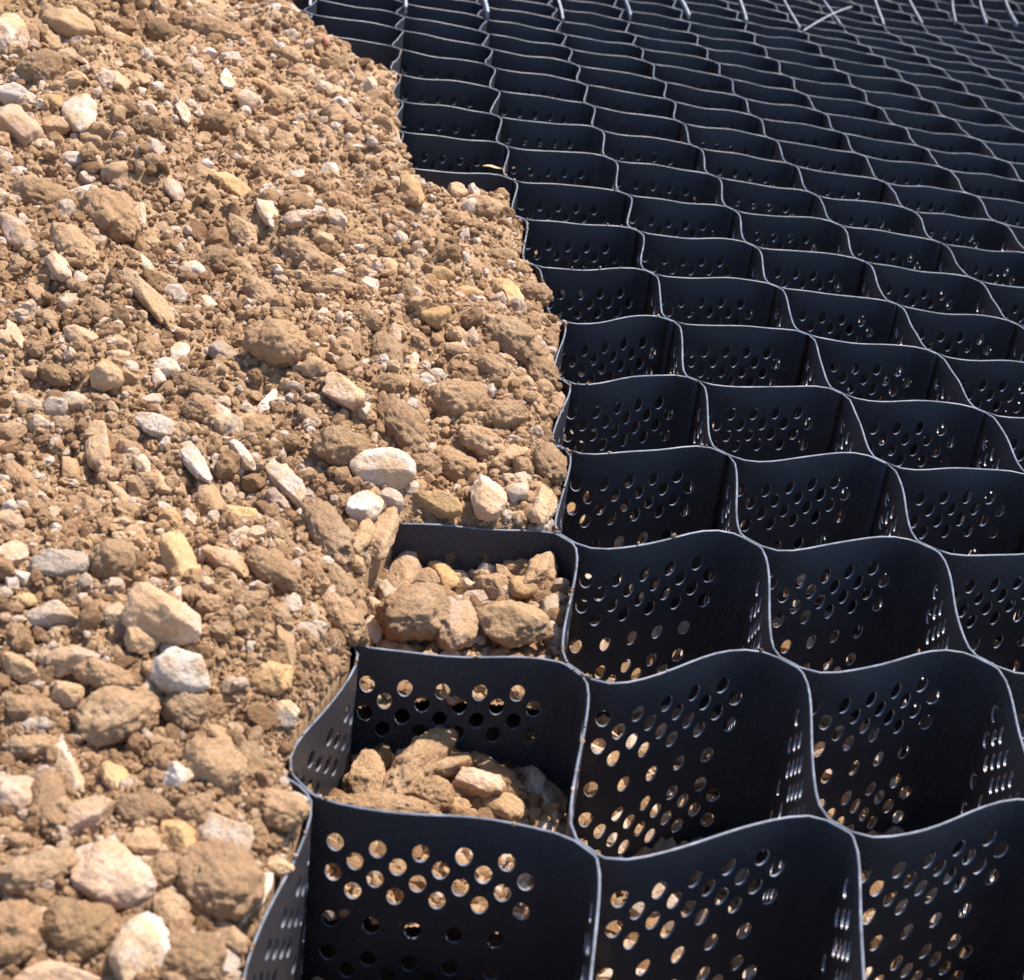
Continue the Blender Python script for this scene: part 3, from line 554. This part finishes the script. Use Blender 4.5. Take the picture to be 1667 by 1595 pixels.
# ------------------------------------------------------------ where the single stones lie: photo position of the middle, long and short size, tilt, kind, place
ST = '''27 157 72 38 10 W|72 68 48 28 65 P|15 62 85 52 80 P|108 40 84 50 15 T|120 92 50 14 25 P|200 68 60 26 20 T|270 105 65 26 25 P|318 112 44 30 60 P|367 130 40 26 80 W|342 90 28 22 0 W
122 134 52 34 10 T|68 118 68 62 0 B|85 165 45 26 10 Y|30 208 60 52 40 P|90 205 55 30 10 T|122 260 48 26 0 W|30 280 50 18 15 W|137 313 50 26 0 W|192 280 50 38 0 P|228 350 56 26 65 P
65 325 98 65 10 B|178 350 92 68 40 B|280 310 45 30 50 P|238 210 52 46 0 D|198 240 45 32 0 D|358 205 56 46 0 D|297 182 52 20 62 W|327 240 28 14 45 W|335 270 24 22 0 W|206 188 44 26 15 R
376 303 76 38 32 Y|190 135 46 32 30 P|225 128 42 26 30 T|332 14 60 22 15 W|340 50 84 40 8 B|262 55 50 42 0 D|20 375 62 38 35 P|130 180 74 46 80 W
405 165 42 38 0 W|455 160 42 36 20 T|457 228 50 30 15 T|490 260 38 18 8 P|537 283 46 36 50 W|500 283 36 22 0 T|521 307 34 28 0 D|496 310 32 24 80 P|435 342 62 26 60 W|474 317 17 14 0 W
485 358 42 36 0 P|393 373 88 32 45 T|528 387 44 26 10 T|418 138 36 20 10 Y|403 38 28 15 20 W|526 144 34 24 0 P|505 120 28 14 40 W|548 102 32 22 80 D|524 65 30 19 30 R|668 307 52 32 50 Y
685 338 30 18 0 W|580 240 24 14 0 W|573 172 28 18 0 G|93 431 52 34 50 P|118 400 86 46 38 B|134 458 32 24 60 W|241 484 102 36 42 T|235 430 40 18 45 W|318 445 48 32 50 W|200 401 27 16 30 W
352 420 52 42 0 B|320 412 24 20 80 T|190 530 26 20 0 W|128 545 58 32 20 P|190 580 44 20 0 W|294 578 38 32 80 W|270 600 46 34 0 W|257 618 30 24 80 W|285 540 60 22 10 W|363 574 42 38 0 G
170 612 60 50 0 T|52 604 32 26 0 T|88 610 44 32 30 D|42 655 48 28 20 W|118 655 44 34 0 W|18 705 50 36 0 T|320 632 80 34 22 B|323 668 50 48 0 B|362 676 36 26 40 W|163 728 82 44 75 P
198 808 82 22 52 P|450 558 96 70 10 B|458 507 36 18 10 T|390 543 36 20 80 T|536 470 90 42 5 B|600 465 32 28 0 W|500 420 82 44 30 B|436 653 44 22 -45 W|560 640 72 54 30 P|587 662 42 32 60 W
506 600 48 36 0 T|670 590 38 26 80 W|712 613 34 26 0 W|699 634 32 24 10 W|719 452 42 36 0 Y|710 515 50 42 0 Y|765 478 46 22 10 Y|630 575 74 44 60 B|633 626 48 36 0 D|668 480 56 28 80 D
387 737 62 30 35 W|312 745 82 30 48 W|468 720 36 30 0 D|466 783 80 36 45 W|626 763 96 74 10 W|596 826 60 52 0 W|667 795 29 28 0 W|535 868 102 60 55 B|370 920 92 40 28 T|340 815 60 42 60 T
552 1000 92 48 48 B|14 852 48 44 0 P|20 903 50 40 0 W|37 940 34 24 20 W|98 917 90 54 0 G|185 915 74 68 0 B|290 925 96 64 65 Y|92 1005 82 50 8 W|262 1003 108 84 25 P|192 1003 44 38 0 W
298 1094 98 76 10 W|228 1040 52 46 0 T|120 1075 92 44 -10 P|168 1100 92 44 20 B|190 1165 132 84 -15 B|305 1155 76 72 0 B|45 1155 92 44 5 B|40 1090 90 36 25 T|105 1130 60 42 0 T|108 1250 80 38 65 W
55 1215 80 38 0 B|22 1295 86 72 20 P|80 1312 96 48 80 B|147 1325 90 70 -35 P|292 1265 56 48 10 W|232 1320 90 50 5 B|462 1162 48 42 10 W|172 1425 150 96 20 P|133 1512 120 78 10 D|130 1522 56 40 80 B
230 1545 108 78 -60 W|22 1520 90 88 0 B|90 1592 150 44 0 P|60 1420 122 58 -15 B|355 1435 126 106 35 B|372 1362 90 74 30 W|367 1525 76 44 40 T|412 1450 76 54 -70 W|450 1408 58 34 5 P|455 1318 84 62 20 B
312 1560 102 78 0 B|275 1485 60 52 60 B|405 1245 56 42 80 B|268 1418 60 50 0 B|230 1372 70 38 10 T|745 658 92 84 10 B|820 675 56 50 0 B|785 720 72 46 25 B|655 692 92 58 45 B|745 760 72 48 30 B
690 760 50 46 0 B|782 762 25 20 0 W|716 820 74 42 20 Y|793 808 64 58 80 P|843 803 45 36 0 W|882 826 60 46 80 T|893 755 56 50 80 B|845 838 30 18 0 Y|620 872 86 42 -65 T|566 1005 74 42 50 B|592 868 46 32 -60 T|556 955 60 40 60 B|578 920 40 30 0 T
870 480 52 42 20 B|835 555 90 66 30 B|880 600 60 46 60 B|800 600 60 46 20 B|790 340 60 44 10 B|745 360 46 32 20 B|700 345 34 24 0 T|815 420 46 32 0 B|600 520 44 30 20 B|570 560 50 30 60 B
640 540 40 26 60 P|150 230 40 26 20 T|560 330 40 28 30 B|600 400 46 32 0 B|640 440 40 26 40 T|450 290 50 30 30 B|300 130 34 22 20 B|610 300 34 24 10 B|470 90 40 26 20 B|620 180 34 24 20 B
665 880 46 34 0 T a|708 892 46 36 45 Y a|740 914 38 34 0 T a|645 928 82 42 -65 P a|675 985 96 84 -10 B a|804 945 50 42 10 T a|762 948 32 22 40 P a|887 922 54 44 -60 T a|850 952 42 38 0 Y a|744 1008 66 60 80 P a
838 1008 102 70 15 T a|752 1040 76 20 0 W a|655 1030 56 28 15 P a|597 948 60 36 80 G a|612 1016 38 28 80 W a|905 982 42 26 80 G a|905 1018 24 20 0 G a|575 985 40 30 60 G a
579 1250 58 46 80 T b|682 1228 126 52 -42 B b|722 1242 112 36 -10 T b|772 1268 86 48 10 P b|826 1245 92 36 35 B b|708 1286 54 48 0 B b|622 1308 150 40 5 B b|738 1308 46 24 0 Y b|810 1302 86 42 20 T b|878 1262 42 34 60 G b
892 1296 36 24 80 G b|868 1300 24 16 80 P b|905 1330 30 18 80 P b|600 1470 80 54 20 T c|690 1500 90 60 -20 P c|790 1490 70 50 10 W c|870 1530 60 46 40 T c|740 1570 90 54 0 B c|640 1590 70 50 0 Y c|850 1600 70 46 0 G c'''
def parse():
    L = []
    for e in ST.replace('\n', '|').split('|'):
        t = e.split()
        if t: L.append((float(t[0]), float(t[1]), float(t[2]), float(t[3]), float(t[4]), t[5], t[6] if len(t) > 6 else 'h'))
    return L
STONES = parse()
# more stones and clods in the gaps, up to about three hundred
arng = random.Random(5); inhp = lambda x, y: float(sdist(*[np.array([v]) for v in surf(x, y)[:2]])[0]) > .26
while len(STONES) < 298:
    x, y = arng.uniform(5, 930), arng.uniform(5, 1590)
    if min((math.hypot(q[0]-x, q[1]-y)-q[2]*.5) for q in STONES) < 16 or not inhp(x, y): continue
    lg = (30+arng.random()**2*40)*(.75+y/1800); STONES.append((x, y, lg, lg*arng.uniform(.5, .9), arng.uniform(-20, 70), arng.choice('BBBBBTTBPYBW'), 'h'))
px = np.array([s[0] for s in STONES]); py = np.array([s[1] for s in STONES])
dirs = np.stack([(px-CX)/FPX, (py-CY)/FPX, px*0+1], -1) @ RT.T
def hitz(idx, fn):
    z = np.zeros(len(idx)); d = dirs[idx]
    for _ in range(30):
        t = (z-CAM[2])/d[:, 2]; x = CAM[0]+t*d[:, 0]; y = CAM[1]+t*d[:, 1]; z = .5*z+.5*fn(x, y)
    t = (z-CAM[2])/d[:, 2]; return CAM+t[:, None]*d
pts = np.zeros((len(STONES), 3))
sh = np.array([s[3] for s in STONES])
for key, fn in (('h', lambda X, Y: heap_z(X, Y, False, np.maximum(sdist(X, Y), .02))), ('a', cell_z(0)), ('b', cell_z(1)), ('c', cell_z(2))):
    idx = np.array([k for k, s in enumerate(STONES) if s[6] == key])
    lift = sh[idx]*(np.where(py[idx] > 1150, .20, .32) if key == 'h' else .75)/330
    pts[idx] = hitz(idx, lambda X, Y: fn(X, Y)+lift)
    if key != 'h':          # keep every stone clear of the cell walls
        P = CP['abc'.index(key)]; cen = P.mean(0)
        for q in idx:
            need = min(.36, (sh[q]*.70+STONES[q][2]*.18)*np.linalg.norm(pts[q]-CAM)/FPX)
            for _ in range(60):
                if sdist(pts[q:q+1, 0], pts[q:q+1, 1], P)[0] > need: break
                pts[q, :2] += (cen-pts[q, :2])*.05
            pts[q, 2] = float(fn(pts[q, 0], pts[q, 1]))+sh[q]*.55/330
# ------------------------------------------------------------ crumbs (joined stuff)
def ico(sub):
    t = (1+5**.5)/2
    v = [(-1,t,0),(1,t,0),(-1,-t,0),(1,-t,0),(0,-1,t),(0,1,t),(0,-1,-t),(0,1,-t),(t,0,-1),(t,0,1),(-t,0,-1),(-t,0,1)]
    f = [(0,11,5),(0,5,1),(0,1,7),(0,7,10),(0,10,11),(1,5,9),(5,11,4),(11,10,2),(10,7,6),(7,1,8),(3,9,4),(3,4,2),(3,2,6),(3,6,8),(3,8,9),(4,9,5),(2,4,11),(6,2,10),(8,6,7),(9,8,1)]
    v = [np.array(p)/np.linalg.norm(p) for p in v]
    for _ in range(sub):
        cache = {}; nf = []
        def mid(a, b_):
            k = (min(a, b_), max(a, b_))
            if k not in cache: m_ = v[a]+v[b_]; v.append(m_/np.linalg.norm(m_)); cache[k] = len(v)-1
            return cache[k]
        for a, b_, c in f:
            x, y, z = mid(a, b_), mid(b_, c), mid(c, a); nf += [(a, x, z), (b_, y, x), (c, z, y), (x, y, z)]
        f = nf
    return np.array(v), np.array(f)
ICO = {k: ico(k) for k in range(5)}
rng = np.random.default_rng(12)
def rand_rot(n):
    q = rng.normal(size=(n, 4)); q /= np.linalg.norm(q, axis=1)[:, None]; w, x, y, z = q.T
    return np.stack([1-2*(y*y+z*z), 2*(x*y-z*w), 2*(x*z+y*w), 2*(x*y+z*w), 1-2*(x*x+z*z), 2*(y*z-x*w), 2*(x*z-y*w), 2*(y*z+x*w), 1-2*(x*x+y*y)], 1).reshape(n, 3, 3)
def rough_variant(sub, seed, lumpy):
    r = np.random.default_rng(seed); v, f = ICO[sub]
    n = 9; pn = r.normal(size=(n, 3)); pn /= np.linalg.norm(pn, axis=1)[:, None]; dk = r.uniform(.6, .95, n)
    dot = v@pn.T; q = np.where(dot > .1, dk/np.maximum(dot, .1), 9.0).min(1); rad = np.minimum(q, 1.05)
    if lumpy: rad = 1+.28*fbm(v*1.5+seed, seed, 3)+.24*(.45-worley(v*2.6+seed, 3))
    else: rad = rad*(1+.12*fbm(v*2.3+seed, seed, 2))
    return v*rad[:, None], f
def crumbs(name, pos, rad, tone, label, sub=0):
    nv_ = 14; grp = rng.integers(0, nv_, len(pos)); VV = []; FF = []; TT = []; base = 0
    for g in range(nv_):
        s = grp == g; n = int(s.sum())
        if not n: continue
        bv, bf = rough_variant(sub, 300+g*13, g % 2 == 0 and sub > 0); nv = len(bv)
        sc = rng.uniform(.60, 1.2, (n, 1, 3)); loc = bv[None]*sc*rad[s][:, None, None]
        if sub == 0: loc = loc*rng.normal(1, .08, (n, nv, 1))
        loc = np.einsum('nij,nvj->nvi', rand_rot(n), loc)
        VV.append((loc+pos[s][:, None]).reshape(-1, 3)); FF.append((bf[None]+(np.arange(n)*nv)[:, None, None]).reshape(-1, 3)+base); TT.append(np.repeat(tone[s], len(bf))); base += n*nv
    me = mesh_np(name, np.concatenate(VV), np.concatenate(FF), [M_CRUMB], False)
    at = me.attributes.new('tone', 'FLOAT', 'FACE'); at.data.foreach_set('value', np.concatenate(TT).astype(np.float32))
    o = new_obj(name, me); tagged(o, label, 'gravel', kind='stuff'); return o
def tones(n, white=.07):
    t = np.clip(rng.normal(.42, .22, n), .02, .84); w = rng.random(n) < white; t[w] = rng.uniform(.86, 1, w.sum()); return t
# candidate points: density falls with distance as crumbs get coarser
def heap_points(n, emin=-.004):
    c = CAM[:2]; X = []; Y = []; tot = 0
    while tot < n:
        px = rng.uniform(-90, 960, 60000); py = rng.uniform(-70, 1690, 60000)
        d = np.stack([(px-CX)/FPX, (py-CY)/FPX, px*0+1], -1) @ RT.T
        t = (0.0-CAM[2])/d[:, 2]; x = CAM[0]+t*d[:, 0]; y = CAM[1]+t*d[:, 1]
        s = sdist(x, y) > emin
        X.append(x[s]); Y.append(y[s]); tot += s.sum()
    return np.concatenate(X)[:n], np.concatenate(Y)[:n]
def place_crumbs(n, smin, smax, name, label, sub=0, sink=.25, white=.07, power=2.2, clear=0):
    x, y = heap_points(n, .0)
    if clear:
        hp = np.array([q[6] == 'h' for q in STONES]); c2 = pts[hp][:, :2]; rr = (sh[hp]+np.array([q[2] for q in STONES])[hp])*.25*np.linalg.norm(pts[hp]-CAM, axis=1)/FPX
        ok = np.ones(len(x), bool)
        for q in range(len(c2)): ok &= (x-c2[q, 0])**2+(y-c2[q, 1])**2 > (rr[q]*clear)**2
        x = x[ok]; y = y[ok]; n = len(x)
    z = heap_z(x, y); dist = np.sqrt((x-CAM[0])**2+(y-CAM[1])**2+(z-CAM[2])**2)
    u = rng.random(n)**power
    r = (smin+(smax-smin)*u)*(dist/10)**.75
    crumbs(name, np.stack([x, y, z+r*(.5-sink)], 1), r, tones(n, white), label, sub)
place_crumbs(44000, .008, .026, 'fine_crumbs', 'fine loose crumbs strewn all over the gravel fill')
place_crumbs(10500, .018, .052, 'coarse_crumbs', 'pea sized crumbs and chips strewn over the gravel fill', sub=1, white=.13, clear=.55)
place_crumbs(2000, .034, .082, 'small_stones', 'countless small stones and clods bedded in the gravel fill', sub=2, white=.13, power=2.0, clear=.9, sink=.32)
# crumbs in the partly filled cells and on the floor of the empty ones
def poly_points(P, n, m_=.03):
    lo, hi = P.min(0), P.max(0); x = rng.uniform(lo[0], hi[0], n*3); y = rng.uniform(lo[1], hi[1], n*3)
    s = sdist(x, y, P) > m_; return x[s][:n], y[s][:n]
pos = []; rad = []
for k in range(3):
    x, y = poly_points(CP[k], 900); z = cell_z(k)(x, y); r = .012+.05*rng.random(len(x))**2.2
    pos.append(np.stack([x, y, z+r*.3], 1)); rad.append(r)
pos = np.concatenate(pos); rad = np.concatenate(rad)
crumbs('cell_crumbs', pos, rad, tones(len(pos), .12), 'loose crumbs and chips lying inside the partly filled cells', 1)
n = 14000; px = rng.uniform(850, 1750, n); py = rng.uniform(150, 1950, n)
d = np.stack([(px-CX)/FPX, (py-CY)/FPX, px*0+1], -1) @ RT.T; t = (-DEPTH-CAM[2])/d[:, 2]
x = CAM[0]+t*d[:, 0]; y = CAM[1]+t*d[:, 1]; s = sdist(x, y) < -.15; x = x[s]; y = y[s]
r = .018+.09*rng.random(len(x))**2.6
crumbs('floor_gravel', np.stack([x, y, gz(x, y)+r*.4], 1), r, tones(len(x), .35), 'scattered gravel on the ground at the bottom of the empty cells', 0)

# grit that has landed on the rims beside the fill
gp = []
for (i, j, kd) in [(-1, -1, 'P'), (-1, 0, 'P'), (-1, -1, 'Q'), (-1, 0, 'Q'), (0, -1, 'P'), (0, -2, 'P'), (-1, -2, 'Q')]+[(0, j, 'P') for j in range(-9, -2)]+[(0, j, 'Q') for j in range(-8, 0)]+[(-1, j, 'P') for j in range(-12, -8)]:
    c = wall_curve(i, j, kd, 60)
    for _ in range(9 if kd == 'P' else 4):
        q = c[rng.integers(0, len(c))]; gp.append((q[0], q[1], zs(q[0], q[1])+.009))
gp = np.array(gp); crumbs('rim_grit', gp, rng.uniform(.006, .013, len(gp)), tones(len(gp), .3), 'specks of grit caught on the plastic rims beside the fill', 0)
# ------------------------------------------------------------ stones and clods, one object each
# photo position of the middle, long and short size, tilt of the long axis, kind, where (h heap, a b c = partly filled cells)
def rock_shape(kind, seed, sub, asp=np.ones(3)):
    r = np.random.default_rng(seed); v, f = ICO[sub]; v = v.copy(); va = v*asp
    if kind in 'BD':
        rad = 1+.16*fbm(va*1.3+seed, seed % 997, 2)
        rad += .16*(.45-worley(va*2.6+seed*.37, 3))+.10*(.45-worley(va*5.2+seed*.7, 5))+.030*vnoise(va*15+seed, 9)
        rad += .075*(.45-worley(va*9+seed, 13))
        if sub >= 4: rad += .045*(.45-worley(va*19+seed, 15))
        return v*rad[:, None], f
    n = {'W': 9, 'P': 11, 'T': 12, 'Y': 11, 'R': 12, 'G': 12}[kind]
    pn = r.normal(size=(n, 3)); pn /= np.linalg.norm(pn, axis=1)[:, None]; dk = r.uniform(.60, .95, n)
    dot = v@pn.T; q = np.where(dot > .08, dk/np.maximum(dot, .08), 9.0)
    k = 46.0 if kind in 'WGP' else 30.0
    rad = -np.log(np.exp(-k*np.minimum(q, 2)).sum(1)+math.exp(-k*1.05))/k
    rad = rad/np.percentile(rad, 80)
    rad *= 1+.09*fbm(va*1.8+seed, seed % 911, 3)+.03*vnoise(va*7+seed, 9)+.018*vnoise(va*17+seed, 19)+(.05 if kind in 'PTY' else .02)*(.45-worley(va*4.2+seed, 23))
    return v*rad[:, None], f
KW = {'W': ('pale white', 'stone'), 'P': ('pinkish beige', 'stone'), 'T': ('tan', 'stone'), 'Y': ('ochre yellow', 'stone'), 'R': ('reddish', 'stone'),
      'G': ('grey', 'stone'), 'B': ('crumbly brown', 'clod'), 'D': ('dark brown', 'clod')}
NM = {'stone': 'stone', 'clod': 'soil_clod'}
def sizew(a):
    return 'boulder sized' if a > 105 else 'large' if a > 72 else 'medium' if a > 44 else 'small' if a > 28 else 'tiny'
def shapew(s):
    a = s[2]/s[3]
    if s[5] in 'BD': return 'long lump' if a > 1.7 else 'lump'
    return 'sliver' if a > 2.4 else 'elongated' if a > 1.65 else 'blocky' if a < 1.18 else 'angular'
# landmarks that anyone can find
LM = [(298, 1094, 'the bright white five sided stone'), (626, 763, 'the big white faceted rock'), (596, 826, 'the white wedge stone'), (262, 1003, 'the big pinkish grey boulder'),
      (98, 917, 'the striped grey stone'), (130, 180, 'the tooth shaped white stone'), (172, 1425, 'the huge pale overhanging rock'), (355, 1435, 'the big rounded brown boulder'),
      (450, 558, 'the big round clod mid heap'), (536, 470, 'the mushroom shaped clod'), (435, 342, 'the white tapering sliver'), (537, 283, 'the white and blue grey stone'),
      (376, 303, 'the big ochre slab'), (27, 157, 'the white stone at the upper left edge'), (241, 484, 'the long tan slab'), (294, 578, 'the bright white pebble pair'),
      (745, 658, 'the big clod near the cell edge'), (466, 783, 'the long white tapered stone'), (290, 925, 'the tall ochre and white stone'), (462, 1162, 'the lone white stone by the plastic corner'),
      (15, 62, 'the pale boulder in the top left corner'), (712, 613, 'the two round white pebbles'), (882, 826, 'the stone in the corner by the rim'), (178, 350, 'the pair of big upper left clods'),
      (22, 1295, 'the grey boulder at the left edge'), (448, 1472, 'the white slab at the plastic sheet'), (118, 655, 'the white stones at left middle'), (360, 205, 'the dark clod near the top')]
AREA = [((0, 0, 330, 420), 'upper left part of the heap'), ((330, 0, 700, 300), 'top of the heap'), ((330, 300, 640, 620), 'upper middle of the heap'), ((640, 290, 960, 640), 'heap shoulder by the empty cells'),
        ((0, 420, 330, 840), 'left middle of the heap'), ((330, 620, 600, 1000), 'middle of the heap'), ((600, 600, 960, 850), 'fill above the open cell'), ((0, 840, 330, 1240), 'lower left of the heap'), ((0, 1240, 520, 1700), 'bottom left foreground'), ((0, 0, 2000, 2000), 'lower middle of the heap')]
CW = {'a': 'in the half filled cell', 'b': 'deep in the cell behind the front wall', 'c': 'at the bottom of the frontmost left cell'}
def dirw(dx, dy):
    a = math.degrees(math.atan2(-dy, dx)) % 360
    return ['right of', 'above right of', 'above', 'above left of', 'left of', 'below left of', 'below', 'below right of'][int(((a+22.5) % 360)//45)]
used = set()
def make_label(s):
    col, noun = KW[s[5]]; x, y = s[0], s[1]
    base = f'{sizew(s[2])} {col} {shapew(s)}' + ('' if s[5] in 'BD' else f' {noun}')
    if s[6] != 'h':
        c = [q for q in STONES if q[6] == s[6]]; cx_ = sum(q[0] for q in c)/len(c); cy_ = sum(q[1] for q in c)/len(c)
        fx = 'left' if x < cx_-60 else 'right' if x > cx_+60 else 'middle'; fy = 'back' if y < cy_-18 else 'front' if y > cy_+18 else 'centre'
        opts = [f'{base} {CW[s[6]]}', f'{base} {CW[s[6]]}, {fy} {fx}', f'{base} with {shapew(s)} shape {CW[s[6]]}, far {fy} {fx}']
    else:
        lm = sorted(LM, key=lambda q: (q[0]-x)**2+(q[1]-y)**2)
        if (lm[0][0]-x)**2+(lm[0][1]-y)**2 < 20: 
            l = lm[0][2].replace('the ', '', 1); l = f'{l} on the gravel fill' if len(l.split()) < 6 else l
            if l not in used: used.add(l); return l
            lm = lm[1:]
        ar = next(n for (r, n) in AREA if r[0] <= x < r[2] and r[1] <= y < r[3])
        opts = []
        for q in lm[:3]:
            dd = math.hypot(q[0]-x, q[1]-y); near = 'just ' if dd < 85 else ''
            opts.append(f'{base} {near}{dirw(x-q[0], y-q[1])} {q[2]}')
        opts.append(f'{base} in the {ar}')
        opts += [f'{base} between {lm[0][2]} and {lm[1][2]}']
        tl = 'leaning' if 20 < abs(s[4]) < 70 else 'upright' if abs(s[4]) >= 70 else 'level'
        opts += [f'{tl} {o_}' for o_ in opts]
    for o_ in opts:
        w = o_.split()
        if len(w) > 16: continue
        if o_ not in used: used.add(o_); return o_
    return None
nlab = 0
for k, s in enumerate(STONES):
    x, y, lg, shrt, ang, kind, where = s
    p = pts[k]; dist = np.linalg.norm(p-CAM); u = dist/FPX
    # long axis laid on the ground plane in the screen direction it shows
    a = math.radians(ang); dx, dy = math.cos(a)*lg/2, math.sin(a)*lg/2
    g0 = unp(x-dx, y-dy, p[2]); g1 = unp(x+dx, y+dy, p[2]); e1 = g1-g0; L1 = min(np.linalg.norm(e1), lg*u*1.5); e1 /= np.linalg.norm(e1)
    up = np.array([0, 0, 1.0]); tilt = 0.25 if abs(math.sin(a)) > .5 else .05
    e1 = e1+up*tilt*(-1 if math.sin(a) > 0 else 1)*.5; e1 /= np.linalg.norm(e1)
    e2 = np.cross(up, e1); e2 /= np.linalg.norm(e2); e3 = np.cross(e1, e2)
    sub = 4 if lg/dist*10 > (40 if kind in 'BD' else 62) else 3
    S3 = np.array([L1/2, shrt*u/2, shrt*u/2*.92])*(1.12 if where == 'h' else 1.25)
    v, f = rock_shape(kind, 100+k*7, sub, S3/S3[1])
    V = (v*S3)@np.stack([e1, e2, e3])
    me = mesh_np('stone', V, f, [KM[kind]], True)
    noun = KW[kind][1]
    o = new_obj(NM[noun], me, None, Vector(p*SC))
    lb = make_label(s); nlab += lb is None
    tagged(o, lb or f'{sizew(lg)} {KW[kind][0]} {noun} in the gravel fill', 'soil clod' if noun == 'clod' else 'stone', 'stones and clods on the gravel fill')
print('stones', len(STONES), 'without own label', nlab)

# ------------------------------------------------------------ dry leaf caught on a rim
p = surf(802, 274, .005)
V = []; 
for k in range(7):
    t = k/6; w = .022*math.sin(math.pi*min(1, t*.95+.04)); q = p+np.array([.78, .62, 0])*(t-.5)*.17+np.array([0, 0, .006*math.sin(t*6)+.012])
    V += [q+np.array([-.62, .78, .3])*w, q+np.array([0, 0, -.006]), q-np.array([-.62, .78, -.2])*w]
F = [(3*k+q, 3*k+q+1, 3*k+q+4, 3*k+q+3) for k in range(6) for q in range(2)]
mm, n_, b_ = mat('dry_leaf'); b_.inputs['Base Color'].default_value = (.48, .38, .20, 1); b_.inputs['Roughness'].default_value = .7
V = np.array(V); V2 = np.concatenate([V, V-[0, 0, .004]]); F2 = F+[tuple(21+q for q in reversed(f)) for f in F]
tagged(new_obj('dry_leaf', mesh_np('dry_leaf', V2, F2, [mm])), 'small dry tan leaf on a rim beside the top of the fill', 'leaf')
